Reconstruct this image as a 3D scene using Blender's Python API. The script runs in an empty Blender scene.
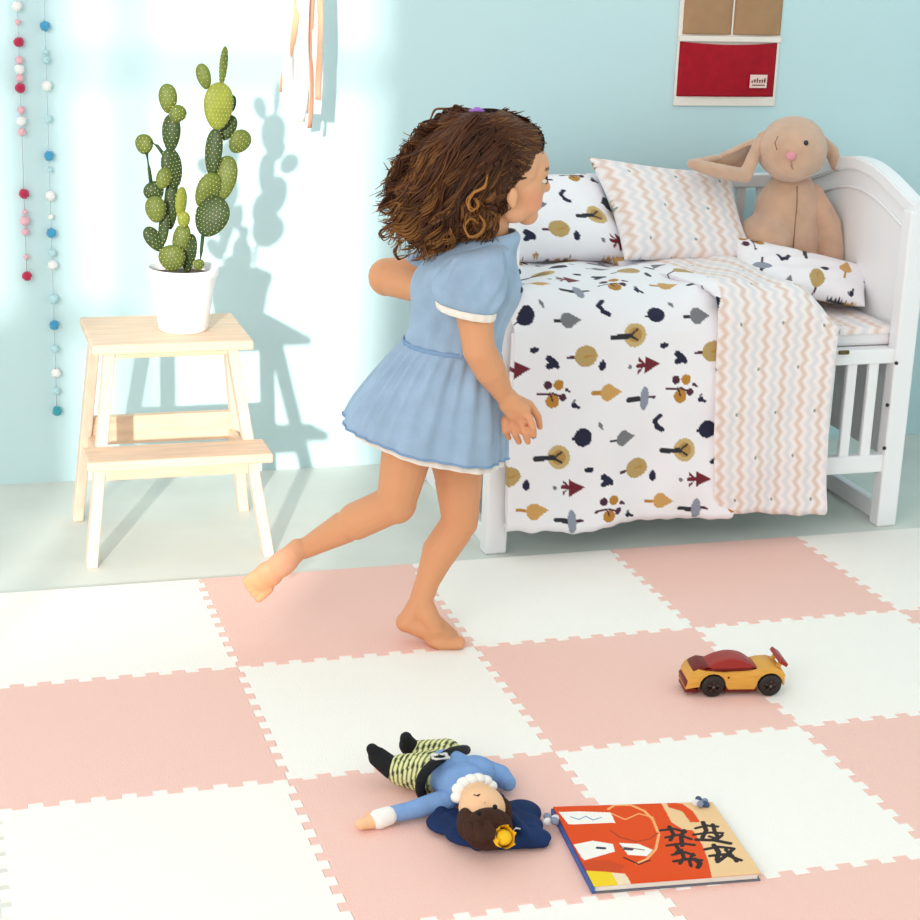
import bpy, bmesh, math, random
import numpy as np
from mathutils import Vector, Matrix, Euler
random.seed(7); np.random.seed(7)
PI = math.pi
scene = bpy.context.scene
COL = scene.collection

# ------------------------------------------------------------------ camera
CAM = Vector((-0.557, -3.632, 1.419)); FPX = 1806.7
YAW, PITCH, ROLL = 0.3034299, 0.3005190, 0.0375899
_fw = Vector((math.sin(YAW)*math.cos(PITCH), math.cos(YAW)*math.cos(PITCH), -math.sin(PITCH)))
_r0 = Vector((math.cos(YAW), -math.sin(YAW), 0)); _u0 = _r0.cross(_fw)
_rt = math.cos(ROLL)*_r0 + math.sin(ROLL)*_u0; _up = -math.sin(ROLL)*_r0 + math.cos(ROLL)*_u0
def ray(px, py): return _fw + _rt*((px-460)/FPX) - _up*((py-460)/FPX)
def gz(px, py, z=0.0):
    d = ray(px, py); return CAM + d*((z-CAM.z)/d.z)
def gy(px, py, y):
    d = ray(px, py); return CAM + d*((y-CAM.y)/d.y)
def gx(px, py, x):
    d = ray(px, py); return CAM + d*((x-CAM.x)/d.x)
def dp(px, py, D): return CAM + ray(px, py)*D
cam = bpy.data.cameras.new('camera'); camo = bpy.data.objects.new('camera', cam); COL.objects.link(camo)
M = Matrix((_rt, _up, -_fw)).transposed().to_4x4(); M.translation = CAM
camo.matrix_world = M
cam.sensor_width = 36; cam.lens = 36*FPX/920; cam.clip_start = .05
scene.camera = camo
scene.view_settings.view_transform = 'Standard'; scene.view_settings.look = 'None'
scene.view_settings.gamma = 1; scene.view_settings.use_curve_mapping = False
scene.view_settings.exposure = 0.0

# ------------------------------------------------------------------ materials
def lin(c):
    if isinstance(c, str): c = tuple(int(c[i:i+2], 16)/255 for i in (1, 3, 5))
    return tuple((v/12.92 if v <= .04045 else ((v+.055)/1.055)**2.4) for v in c[:3])
MATS = {}
def mat(name, col, rough=.6, bump=0, bscale=200, var=0, vscale=8, attr=False, metal=0, sheen=0, stretch=None, spec=.3, trans=0):
    if name in MATS: return MATS[name]
    m = bpy.data.materials.new(name); m.use_nodes = True; nt = m.node_tree; b = nt.nodes['Principled BSDF']
    b.inputs['Roughness'].default_value = rough; b.inputs['Metallic'].default_value = metal
    b.inputs['Specular IOR Level'].default_value = spec
    if sheen:
        b.inputs['Sheen Weight'].default_value = sheen; b.inputs['Sheen Roughness'].default_value = .6
    if trans: b.inputs['Transmission Weight'].default_value = trans
    L = lin(col); tc = nt.nodes.new('ShaderNodeTexCoord'); src = None
    if attr:
        a = nt.nodes.new('ShaderNodeAttribute'); a.attribute_name = 'Col'; src = a.outputs['Color']
    vec = tc.outputs['Object']
    if stretch:
        mp = nt.nodes.new('ShaderNodeMapping'); mp.inputs['Scale'].default_value = stretch
        nt.links.new(vec, mp.inputs['Vector']); vec = mp.outputs[0]
    if var:
        n = nt.nodes.new('ShaderNodeTexNoise'); n.inputs['Scale'].default_value = vscale; n.inputs['Detail'].default_value = 5
        nt.links.new(vec, n.inputs['Vector'])
        r = nt.nodes.new('ShaderNodeMapRange'); r.inputs['From Min'].default_value = .3; r.inputs['From Max'].default_value = .7
        r.inputs['To Min'].default_value = 1-var; r.inputs['To Max'].default_value = 1+var*.35
        nt.links.new(n.outputs['Fac'], r.inputs['Value'])
        mx = nt.nodes.new('ShaderNodeVectorMath'); mx.operation = 'SCALE'
        if src: nt.links.new(src, mx.inputs[0])
        else: mx.inputs[0].default_value = L
        nt.links.new(r.outputs[0], mx.inputs['Scale']); src = mx.outputs[0]
    if src: nt.links.new(src, b.inputs['Base Color'])
    else: b.inputs['Base Color'].default_value = (*L, 1)
    if bump:
        n2 = nt.nodes.new('ShaderNodeTexNoise'); n2.inputs['Scale'].default_value = bscale; n2.inputs['Detail'].default_value = 3
        nt.links.new(vec, n2.inputs['Vector'])
        bp = nt.nodes.new('ShaderNodeBump'); bp.inputs['Strength'].default_value = bump; bp.inputs['Distance'].default_value = .003
        nt.links.new(n2.outputs['Fac'], bp.inputs['Height']); nt.links.new(bp.outputs[0], b.inputs['Normal'])
    MATS[name] = m; return m

# ------------------------------------------------------------------ object helpers
def tag(o, label=None, cat=None, group=None, kind=None):
    if label: o['label'] = label
    if cat: o['category'] = cat
    if group: o['group'] = group
    if kind: o['kind'] = kind
    return o
def empty(name, loc, label, cat, group=None):
    o = bpy.data.objects.new(name, None); COL.objects.link(o); o.location = loc; o.empty_display_size = .05
    return tag(o, label, cat, group)
def wloc(o):
    v = Vector((0, 0, 0))
    while o: v += o.location; o = o.parent
    return v
def link(name, bm, m, parent=None, smooth=True, world=True):
    """bm verts in world coordinates -> one mesh object (stored relative to its parent)"""
    me = bpy.data.meshes.new(name)
    bmesh.ops.recalc_face_normals(bm, faces=bm.faces) if getattr(bm, '_rc', True) is True and False else None
    bm.to_mesh(me); bm.free()
    return link_me(name, me, m, parent, smooth)
def link_me(name, me, m, parent=None, smooth=True):
    o = bpy.data.objects.new(name, me); COL.objects.link(o)
    for x in (m if isinstance(m, (list, tuple)) else [m]): me.materials.append(x)
    if smooth: me.polygons.foreach_set('use_smooth', [True]*len(me.polygons))
    if parent:
        o.parent = parent; me.transform(Matrix.Translation(-wloc(parent)))
    else:
        co = np.empty(len(me.vertices)*3); me.vertices.foreach_get('co', co); co = co.reshape(-1, 3)
        c = Vector(((co[:, 0].min()+co[:, 0].max())/2, (co[:, 1].min()+co[:, 1].max())/2, co[:, 2].min()))
        me.transform(Matrix.Translation(-c)); o.location = c
    if smooth == 'edge': me.set_sharp_from_angle(angle=math.radians(35))
    me.update()
    return o
def frame(d, up=Vector((0, 0, 1))):
    d = Vector(d).normalized()
    if abs(d.dot(up)) > .95: up = Vector((1, 0, 0))
    s = d.cross(up).normalized(); return s, s.cross(d).normalized()
def box(bm, c, size, R=None, bev=0, mi=0):
    r = bmesh.ops.create_cube(bm, size=1); vs = r['verts']
    for v in vs:
        p = Vector((v.co.x*size[0], v.co.y*size[1], v.co.z*size[2]))
        if R is not None: p = R @ p
        v.co = p + Vector(c)
    fs = list({f for v in vs for f in v.link_faces})
    for f in fs: f.material_index = mi
    if bev:
        es = list({e for v in vs for e in v.link_edges})
        bmesh.ops.bevel(bm, geom=es, offset=bev, segments=2, profile=.5, affect='EDGES')
def box2(bm, a, b, bev=0, mi=0):
    a = Vector(a); b = Vector(b); box(bm, (a+b)/2, [abs(b[i]-a[i]) for i in range(3)], bev=bev, mi=mi)
def beam(bm, p0, p1, w, d, side=Vector((1, 0, 0)), bev=0, endcut=True):
    """rectangular bar from p0 to p1, w along side, d along the third axis"""
    p0 = Vector(p0); p1 = Vector(p1); ax = (p1-p0)
    s = Vector(side).normalized(); t = ax.cross(s).normalized()
    if endcut:   # horizontal end cuts
        t = Vector((t.x, t.y, 0)).normalized()
    vs = []
    for p in (p0, p1):
        for a, b in ((-1, -1), (1, -1), (1, 1), (-1, 1)): vs.append(bm.verts.new(p + s*(a*w/2) + t*(b*d/2)))
    fs = [bm.faces.new([vs[0], vs[3], vs[2], vs[1]]), bm.faces.new(vs[4:8])]
    for i in range(4): fs.append(bm.faces.new([vs[i], vs[(i+1) % 4], vs[4+(i+1) % 4], vs[4+i]]))
    bmesh.ops.recalc_face_normals(bm, faces=fs)
    if bev: bmesh.ops.bevel(bm, geom=list({e for f in fs for e in f.edges}), offset=bev, segments=2, profile=.5, affect='EDGES')
def ell(bm, c, r, R=None, seg=16, mi=0):
    if not hasattr(r, '__len__'): r = (r, r, r)
    T = Matrix.Translation(Vector(c)) @ (R.to_4x4() if R is not None else Matrix.Identity(4)) @ Matrix.Diagonal((*r, 1))
    g = bmesh.ops.create_uvsphere(bm, u_segments=seg, v_segments=max(6, seg//2+2), radius=1, matrix=T)
    if mi:
        for f in {f for v in g['verts'] for f in v.link_faces}: f.material_index = mi
def ico(bm, c, r, sub=1, mi=0):
    g = bmesh.ops.create_icosphere(bm, subdivisions=sub, radius=r, matrix=Matrix.Translation(Vector(c)))
    if mi:
        for f in {f for v in g['verts'] for f in v.link_faces}: f.material_index = mi
def tube(bm, pts, rad, seg=10, cap=True, mi=0, flat=1.0):
    pts = [Vector(p) for p in pts]; n = len(pts)
    if not hasattr(rad, '__len__'): rad = [rad]*n
    rings = []; s0 = None
    for i, p in enumerate(pts):
        d = (pts[min(i+1, n-1)]-pts[max(i-1, 0)])
        if d.length < 1e-9: d = Vector((0, 0, 1))
        d.normalize()
        if s0 is None: s, t = frame(d)
        else:
            s = (s0 - d*s0.dot(d)); s = s.normalized() if s.length > 1e-6 else frame(d)[0]; t = d.cross(s)
        s0 = s
        rings.append([bm.verts.new(p + (s*math.cos(2*PI*k/seg) + t*(math.sin(2*PI*k/seg)*flat))*rad[i]) for k in range(seg)])
    for a, b in zip(rings, rings[1:]):
        for k in range(seg):
            f = bm.faces.new([a[k], a[(k+1) % seg], b[(k+1) % seg], b[k]]); f.material_index = mi
    if cap:
        f = bm.faces.new(list(reversed(rings[0]))); f.material_index = mi
        f = bm.faces.new(rings[-1]); f.material_index = mi
def lathe(bm, c, prof, seg=40, mi=0):
    c = Vector(c); rings = []
    for r, z in prof:
        rings.append([bm.verts.new(c + Vector((r*math.cos(2*PI*k/seg), r*math.sin(2*PI*k/seg), z))) for k in range(seg)])
    for a, b in zip(rings, rings[1:]):
        for k in range(seg): bm.faces.new([a[k], a[(k+1) % seg], b[(k+1) % seg], b[k]]).material_index = mi
def prism(bm, poly, d, mi=0, bev=0):
    """poly: list of 3D points (planar), extruded by vector d"""
    d = Vector(d); a = [bm.verts.new(Vector(p)) for p in poly]; b = [bm.verts.new(Vector(p)+d) for p in poly]
    n = len(a); fs = [bm.faces.new(a), bm.faces.new(list(reversed(b)))]
    for i in range(n): fs.append(bm.faces.new([a[i], b[i], b[(i+1) % n], a[(i+1) % n]]))
    for f in fs: f.material_index = mi
    bmesh.ops.recalc_face_normals(bm, faces=fs)
    if bev: bmesh.ops.bevel(bm, geom=[e for f in fs[:2] for e in f.edges], offset=bev, segments=2, profile=.5, affect='EDGES')
def new(): return bmesh.new()
def organic(name, prims, m, parent=None, voxel=.006, smooth=4, colfn=None, top=False):
    """one continuous skin grown over overlapping capsules and ellipsoids"""
    bm = new()
    for p in prims:
        if p[0] == 'c':
            _, a, b, r0, r1 = p[:5]; a = Vector(a); b = Vector(b)
            n = 5
            tube(bm, [a.lerp(b, i/n) for i in range(n+1)], [r0+(r1-r0)*i/n for i in range(n+1)], 16)
            ell(bm, a, r0); ell(bm, b, r1)
        else: ell(bm, p[1], p[2], p[3] if len(p) > 3 else None, 20)
    me = bpy.data.meshes.new('tmp'); bm.to_mesh(me); bm.free()
    o = bpy.data.objects.new('tmp', me); COL.objects.link(o)
    md = o.modifiers.new('r', 'REMESH'); md.mode = 'VOXEL'; md.voxel_size = voxel
    if smooth:
        s = o.modifiers.new('s', 'SMOOTH'); s.factor = .5; s.iterations = smooth
    dg = bpy.context.evaluated_depsgraph_get(); dg.update()
    me2 = bpy.data.meshes.new_from_object(o.evaluated_get(dg)); me2.name = name
    bpy.data.objects.remove(o); bpy.data.meshes.remove(me)
    me2.materials.clear()
    if colfn:
        co = np.empty(len(me2.vertices)*3); me2.vertices.foreach_get('co', co); setcol(me2, colfn(co.reshape(-1, 3)))
    return link_me(name, me2, m, parent)
def setcol(me, rgb):
    a = me.color_attributes.new('Col', 'FLOAT_COLOR', 'POINT'); n = len(me.vertices)
    q = np.ones((n, 4)); q[:, :3] = rgb; a.data.foreach_set('color', q.ravel())
def gridmesh(name, P, C=None, m=None, parent=None, thick=0, closed_u=False, smooth=True, flip=False):
    """P: (nu,nv,3) array of points; C: (nu,nv,3) linear colours"""
    nu, nv = P.shape[:2]; verts = P.reshape(-1, 3); faces = []
    for i in range(nu if closed_u else nu-1):
        for j in range(nv-1):
            a = i*nv+j; b = ((i+1) % nu)*nv+j
            faces.append((a, b, b+1, a+1) if not flip else (a, a+1, b+1, b))
    me = bpy.data.meshes.new(name)
    if thick:
        # back sheet offset along averaged normals
        du = (np.roll(P, -1, 0)-np.roll(P, 1, 0)) if closed_u else np.gradient(P, axis=0); dv = np.gradient(P, axis=1); N = np.cross(du, dv); N /= (np.linalg.norm(N, axis=2, keepdims=True)+1e-9)
        if flip: N = -N
        B = (P - N*thick).reshape(-1, 3); off = nu*nv
        faces2 = [tuple(reversed([k+off for k in f])) for f in faces]
        edge = []
        if not closed_u:
            for j in range(nv-1): edge += [(j, j+1, j+1+off, j+off), ((nu-1)*nv+j+1, (nu-1)*nv+j, (nu-1)*nv+j+off, (nu-1)*nv+j+1+off)]
        for i in range(nu if closed_u else nu-1):
            a = i*nv; b = ((i+1) % nu)*nv
            edge += [(b, a, a+off, b+off), (a+nv-1, b+nv-1, b+nv-1+off, a+nv-1+off)]
        if flip: edge = [tuple(reversed(e)) for e in edge]
        verts = np.vstack([verts, B]); faces = faces+faces2+edge
    me.from_pydata([tuple(v) for v in verts], [], faces)
    if C is not None:
        c = C.reshape(-1, 3)
        if thick: c = np.vstack([c, c])
        setcol(me, c)
    return link_me(name, me, m, parent, smooth)
# ------------------------------------------------------------------ room
WY = .742
wall_m = mat('wall_paint', '#cae5ea', .85, bump=.08, bscale=60, var=.03, vscale=2)
floor_m = mat('floor_paint', '#dde1da', .55, bump=.1, bscale=40, var=.07, vscale=5)
bm = new(); box2(bm, (-4, -4.7, -.05), (4.5, WY+.1, 0)); tag(link('floor', bm, floor_m, smooth=False), 'pale grey green painted floor', 'floor', kind='structure')
bm = new(); box2(bm, (-4, WY, 0), (4.5, WY+.1, 2.8)); tag(link('wall_back', bm, wall_m, smooth=False), 'pale aqua painted back wall', 'wall', kind='structure')
bm = new(); box2(bm, (2.5, -4.7, 0), (2.6, WY, 2.8)); tag(link('wall_right', bm, wall_m, smooth=False), 'pale aqua right wall beyond the picture edge', 'wall', kind='structure')  # unseen wall, added to cut light from the right and darken under the cot
# window wall behind the camera: sunlight falls through it on the aqua wall
SUN = Vector((.42, 1, -.24)); FY = -4.6
kx = SUN.x*(WY-FY); kz = -SUN.z*(WY-FY)
white_wall = mat('plaster', '#f4f4f0', .8)
OX0, OX1, OZ0, OZ1 = -.62-kx, .56-kx, kz-.24, 1.42+kz
bm = new()
box2(bm, (-4, FY-.1, 0), (OX0, FY, 2.8)); box2(bm, (OX1, FY-.1, 0), (.9, FY, 2.8))
box2(bm, (OX0, FY-.1, 0), (OX1, FY, OZ0)); box2(bm, (OX0, FY-.1, OZ1), (OX1, FY, 2.8)) if OZ1 < 2.8 else None
tag(link('wall_front', bm, white_wall, smooth=False), 'white wall holding the window behind the camera', 'wall', kind='structure')
bm = new()
for x0, x1, z0, z1 in [(-.36, -.204, -.3, 1.42), (-.083, -.035, -.3, 1.42), (-.62, .56, 1.0, 1.045), (-.62, -.06, .385, .44)]:
    box2(bm, (x0-kx, FY-.07, z0+kz), (x1-kx, FY-.03, z1+kz))
box2(bm, (-.62-kx, FY-.07, -.3+kz), (-.3-kx, FY-.03, .4+kz))
tag(link('window_1', bm, mat('window_white', '#f2f2f0', .5), smooth=False), 'white window bars behind the camera', 'window', kind='structure')

# ------------------------------------------------------------------ foam mats
S = .4725; MT = .008; OY = -.012
pink_m = mat('foam_pink', '#f5c9be', .75, bump=.35, bscale=260); whitefoam_m = mat('foam_white', '#fbf6f0', .75, bump=.35, bscale=260)
NT = 9; AMP = .0075
def edge_pts(a, b, fixed):
    """interlocking edge between two corner points; identical for both tiles that share it"""
    a = Vector(a); b = Vector(b)
    if fixed: return [a, b]
    d = (b-a); L = d.length; d.normalize(); n = Vector((-d.y, d.x, 0)); pts = [a]
    st = L/(2*NT+1)
    for k in range(2*NT+1):
        sgn = 1 if k % 2 == 0 else -1
        if k == 0 or k == 2*NT: h = 0
        else: h = AMP*sgn
        x0, x1 = k*st, (k+1)*st
        fl = -.0022*0
        pts += [a + d*(x0-fl) + n*h, a + d*(x1+fl) + n*h]
    pts.append(b)
    out = [pts[0]]
    for p in pts[1:]:
        if (p-out[-1]).length > 1e-5: out.append(p)
    return out
tiles = [(-2,1),(-2,2),(-2,0),(-1,0),(0,0),(1,0),(2,0),(3,0),(-1,1),(0,1),(1,1),(2,1),(3,1),(-1,2),(0,2),(1,2),(2,2),(3,2),(-1,3),(0,3),(1,3),(2,3)]
tset = set(tiles)
tl = {(-1,0):'white foam tile in front of the step stool, at the far left of the mat',
(0,0):'pink foam tile under the feet of the running girl',
(1,0):'white foam tile in front of the left end of the cot',
(2,0):'pink foam tile in front of the middle of the cot, behind the toy car',
(3,0):'white foam tile by the right leg of the cot',
(-1,1):'pink foam tile at the left picture edge, below the white tile fronting the step stool',
(0,1):'white foam tile between the girl\'s standing foot and the doll',
(1,1):'pink foam tile left of and under the front half of the toy car',
(2,1):'white foam tile under the rear wheels of the toy car',
(3,1):'pink foam tile cut off by the right picture edge, beyond the toy car',
(-1,2):'white foam tile in the lower left corner of the picture',
(0,2):'pink foam tile under the rag doll and the left side of the picture book',
(1,2):'white foam tile directly behind the picture book',
(2,2):'pink foam tile at the right picture edge, nearer than the toy car',
(0,3):'white foam tile at the bottom edge below the rag doll',
(1,3):'pink foam tile at the bottom edge in front of the picture book',
(2,3):'white foam tile in the lower right corner of the picture',
(3,2):'white foam tile beyond the right picture edge','(-1,3)':''}
for (i, j) in [t for t in tiles if t in tl and t not in ((3,2),)]:
    x0, x1, y0, y1 = i*S, (i+1)*S, -(j+1)*S+OY, -j*S+OY
    allt = set(tl.keys())
    def has(a, b): return (a, b) in tset
    e1 = edge_pts((x0, y0, 0), (x1, y0, 0), False)
    e2 = edge_pts((x1, y0, 0), (x1, y1, 0), False)
    e3 = edge_pts((x0, y1, 0), (x1, y1, 0), j == 0)
    e4 = edge_pts((x0, y0, 0), (x0, y1, 0), False)
    poly = e1[:-1] + e2[:-1] + list(reversed(e3))[:-1] + list(reversed(e4))[:-1]
    c = Vector(((x0+x1)/2, (y0+y1)/2, 0)); bm = new()
    a = [bm.verts.new(c + (p-c)*.9985) for p in poly]; f = bm.faces.new(a); f.normal_update()
    if f.normal.z < 0: f.normal_flip()
    r = bmesh.ops.extrude_face_region(bm, geom=[f]); tv = [v for v in r['geom'] if isinstance(v, bmesh.types.BMVert)]
    for v in tv: v.co.z += MT
    bmesh.ops.recalc_face_normals(bm, faces=bm.faces)
    te = [e for e in bm.edges if all(v in tv for v in e.verts)]
    bmesh.ops.bevel(bm, geom=te, offset=.0012, segments=1, affect='EDGES')
    pk = (i+j) % 2 == 0
    tag(link('foam_tile', bm, pink_m if pk else whitefoam_m, smooth=False), tl[(i, j)], 'foam tile', 'pink foam floor tiles' if pk else 'white foam floor tiles')

# ------------------------------------------------------------------ step stool
pine = mat('pine', '#eccdb2', .55, var=.16, vscale=5, stretch=(2, 14, 14), bump=.1, bscale=30)
pine_v = mat('pine_upright', '#efd5bf', .55, var=.14, vscale=5, stretch=(14, 14, 2), bump=.1, bscale=30)
st = empty('step_stool', (-.02, .28, 0), 'light pine two-step stool carrying the potted cactus', 'step stool')
X0, X1, XT0, XT1 = -.213, .178, -.172, .125
def fy(z): return .135 + (.296-.135)*z/.47     # front legs lean back
def by(z): return .45 - (.45-.350)*z/.47
XF0, XF1 = gy(111, 352, .285).x, gy(230, 346, .285).x
def lxf(side, z): return (X0 + (XF0-X0)*z/.47) if side < 0 else (X1 + (XF1-X1)*z/.47)
def lx(side, z): return (X0 + (XT0-X0)*z/.47) if side < 0 else (X1 + (XT1-X1)*z/.47)
for s in (-1, 1):
    for fn, nm in ((fy, 'front_leg'), (by, 'rear_leg')):
        bm = new(); lq = lxf if fn is fy else lx; beam(bm, (lq(s, 0), fn(0), 0), (lq(s, .478), fn(.478), .478), .024, .042, Vector((1, 0, 0)), bev=.003); link(nm, bm, pine_v, st, False)
bm = new(); box2(bm, (-.202, .108, .478), (.141, .385, .499), bev=.005); link('top_board', bm, pine, st, False)
bm = new(); box2(bm, (-.220, .085, .228), (.180, .204, .250), bev=.005); link('step_board', bm, pine, st, False)
for z0, z1, f in ((.43, .478, fy), (.178, .228, fy)):
    zz = (z0+z1)/2; bm = new(); box2(bm, (lxf(-1, zz)+.01, f(zz)-.028, z0), (lxf(1, zz)-.01, f(zz)-.008, z1), bev=.003); link('apron', bm, pine, st, False)
bm = new(); box2(bm, (lx(-1, .45)+.01, by(.45)+.0, .43), (lx(1, .45)-.01, by(.45)+.02, .478), bev=.003); link('apron', bm, pine, st, False)
bm = new(); box2(bm, (lx(-1, .23)+.01, by(.23)-.01, .195), (lx(1, .23)-.01, by(.23)+.012, .262), bev=.003); link('back_rail', bm, pine, st, False)
for s in (-1, 1):
    for z in (.2, .45):
        bm = new(); x = lx(s, z)-s*.014
        box2(bm, (x-.009, fy(z)+.01, z-.02), (x+.009, by(z)-.01, z+.02), bev=.003); link('side_rail', bm, pine, st, False)

# ------------------------------------------------------------------ potted cactus
PC = Vector((.008, .235, .499))
pc = empty('potted_cactus', PC, 'spiny paddle cactus in a white pot on the pine step stool', 'potted cactus')
bm = new(); lathe(bm, PC, [(0, 0), (.050, 0), (.054, .004), (.066, .09), (.073, .118), (.0765, .122), (.0775, .138), (.0755, .140), (.0715, .138), (.068, .118), (.066, .112)], 48)
link('pot', bm, mat('pot_white', '#f6f4f4', .35, spec=.4), pc)
bm = new(); lathe(bm, PC, [(.0695, .121), (.04, .127), (.001, .129)], 36); link('soil', bm, mat('soil', '#5a4a3c', .9, bump=1, bscale=120), pc)
cg = [mat('cactus_dark', '#3a4c28', .55, var=.3, vscale=30), mat('cactus_mid', '#636f2f', .55, var=.25, vscale=30), mat('cactus_yellow', '#858c36', .55, var=.2, vscale=30)]
areole = mat('areole', '#dccf86', .8)
pads = [ # cx, cy, w, h (zoomed px), tilt, depth offset, colour
(178,180,54,88,-3,0,1),(208,227,50,54,35,-.012,1),(188,285,56,112,3,.0,0),(105,320,54,60,0,.01,1),(190,395,66,122,-8,.0,0),(165,425,46,66,20,-.02,1),
(135,465,60,60,-30,.0,0),(140,520,60,80,-5,-.03,1),(188,505,42,150,3,.005,0),(218,500,38,96,4,-.005,2),(135,612,48,86,-35,-.01,0),(165,580,32,100,5,-.012,0),
(226,552,38,50,0,-.035,2),(218,612,50,96,15,-.02,1),(190,670,76,80,-10,-.045,1),(243,655,46,118,8,-.01,0),(272,690,36,34,0,-.04,1),
(312,542,100,126,25,-.03,0),(300,462,76,112,25,-.01,1),(352,425,70,136,12,.005,1),(318,345,52,142,6,.0,0),(333,203,90,140,4,-.02,2),(362,270,46,80,25,.02,0),
(288,112,42,78,-15,-.015,1),(348,80,28,116,6,-.015,1),(398,312,68,76,40,.0,1),(376,195,22,50,5,.015,0)]
def c2p(x, y): return (110+x/3.07, 40+y/3.07)
for (x, y, w, h, ang, dy, ci) in pads:
    px, py = c2p(x, y); c = gy(px, py, PC.y+dy); k = 1/3.07/1806.7*(c-CAM).dot(_fw)
    a = math.radians(ang); tw = random.uniform(-.5, .5)
    R = Matrix.Rotation(a, 3, 'Y') @ Matrix.Rotation(tw, 3, 'Z')
    rx, rz = w*k/2*1.05, h*k/2*1.04; ry = min(rx*.62, .011+rx*.1)
    bm = new(); ell(bm, (0, 0, 0), (rx, ry, rz), None, 20)
    for v in bm.verts:   # narrower at the foot
        t = v.co.z/rz; v.co.x *= 1+.14*t
    n = max(3, int(rz/.0072))
    for iz in range(-n+1, n):
        z = iz/n*rz; xr = rx*math.sqrt(max(0, 1-(z/rz)**2)); m_ = max(1, int(xr/.0072))
        for ix in range(-m_, m_+1):
            xx = (ix+.5*(iz % 2))/m_*xr if m_ else 0
            if abs(xx) > xr*.93: continue
            yy = ry*math.sqrt(max(0, 1-(z/rz)**2-(xx/rx)**2))
            for sg in (-1, 1):
                ico(bm, (xx*(1+.14*z/rz), sg*yy, z), random.uniform(.0008, .0012), 1, 1)
        for sg in (-1, 1): ico(bm, (sg*xr*(1+.14*z/rz), 0, z), .0012, 1, 1)
    bmesh.ops.transform(bm, matrix=Matrix.Translation(c) @ R.to_4x4(), verts=bm.verts)
    link('pad', bm, [cg[ci], areole], pc)
for pts in ([(112,345),(120,395),(126,440)], [(125,312),(145,325),(165,352)], [(275,700),(280,650),(285,600)]):
    bm = new(); P_ = [gy(*c2p(*q), PC.y) for q in pts]; tube(bm, P_, [.0042, .0036, .0042], 10); link('stem', bm, cg[0], pc)

# ------------------------------------------------------------------ pompom garlands
def garland(pts, y, label, beads, ym):
    top = gy(pts[0][0], pts[0][1], y); 
    g = empty('pompom_garland', gy(pts[-1][0], pts[-1][1], y), label, 'garland')
    x, yy = g.location.x, y
    bm = new(); tube(bm, [(x, y, g.location.z), (x, y, 1.45)], .0009, 6); link('string', bm, mat('thread', '#e8eeee', .8), g)
    for py, col, r in beads:
        z = gy(pts[0][0]+(pts[-1][0]-pts[0][0])*py/pts[-1][1], py, y).z
        cc = {'r': '#c01c4e', 'p': '#f0b8c4', 'w': '#f5f4f2', 'b': '#3d9cc8', 'l': '#b9dfe6', 't': '#2f9fae'}[col]
        bm = new(); bmesh.ops.create_icosphere(bm, subdivisions=3, radius=r)
        for v in bm.verts: v.co *= 1+random.uniform(-.13, .13); v.co += Vector((x, y, z))
        link('pompom', bm, mat('pompom_'+col, cc, .95, bump=.5, bscale=400, sheen=.3), g)
R1, R2, R3 = .0115, .009, .0065
garland([(12, -8), (27, 277)], .728, 'garland of red, pink and white pompoms, left of the blue garland', [(-20,'p',R1),(6,'w',R1),(22,'p',R3),(42,'r',R1),(60,'p',R2),(69,'w',R1),(78,'p',R2),(88,'r',R1),(110,'p',R2),(121,'w',R1),(132,'p',R2),(194,'r',R1),(212,'p',R3),(221,'p',R1),(232,'p',R2),(257,'p',R3),(276,'r',R1)], 0)
garland([(42, -8), (57, 412)], .728, 'garland of blue, pale aqua and white pompoms, nearest the step stool', [(-25,'w',R2),(26,'b',R1),(52,'l',R3),(60,'l',R2),(86,'w',R1),(119,'l',R2),(156,'b',R1),(170,'l',R3),(196,'w',R1),(217,'w',R3),(233,'b',R1),(253,'l',R2),(265,'w',R1),(299,'l',R1),(325,'b',R1),(349,'l',R2),(373,'w',R1),(391,'l',R2),(411,'t',R1)], 0)

# ------------------------------------------------------------------ hanging ribbons
rb = empty('ribbon_tassel', gy(305, 128, .56), 'bundle of white and peach ribbons hanging in front of the sunlit wall', 'ribbon tassel')
rc = [mat('ribbon_white', '#fbf3ee', .7), mat('ribbon_peach', '#eaa888', .7)]
for k, (xt, xb, yb, w, ci) in enumerate([(293,286,104,12,0),(296,284,96,5,1),(304,298,122,13,0),(311,310,128,6,1),(316,317,114,11,0),(320,319,100,5,1),(300,281,92,8,1),(308,304,112,8,0)]):
    n = 26; P = np.zeros((5, n, 3)); y = .56+.012*math.sin(k*2.1)
    for j in range(n):
        t = j/(n-1); py = -60+(yb+60)*t
        px = xt+(xb-xt)*t**2 + 1.5*math.sin(7*t+k)*t
        c = gy(px, py, y); 
        for i in range(5):
            q = (i-2)/2; a = .8*math.sin(3.5*t+k*1.7)
            P[i, j] = (c.x+q*w/385/2*math.cos(a), y+q*w/385/2*math.sin(a)+.004*math.sin(9*t+k), c.z)
    gridmesh('ribbon', P, None, rc[ci], rb, thick=.0006)
bm = new(); tube(bm, [gy(303, -62, .56), gy(303, -55, .56)], .022, 14); link('binding', bm, rc[1], rb)
bm = new(); pz = gy(303, -58, .56); tube(bm, [(pz.x, .535, pz.z), (pz.x, WY, pz.z)], .008, 12); link('peg', bm, pine, rb)
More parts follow.
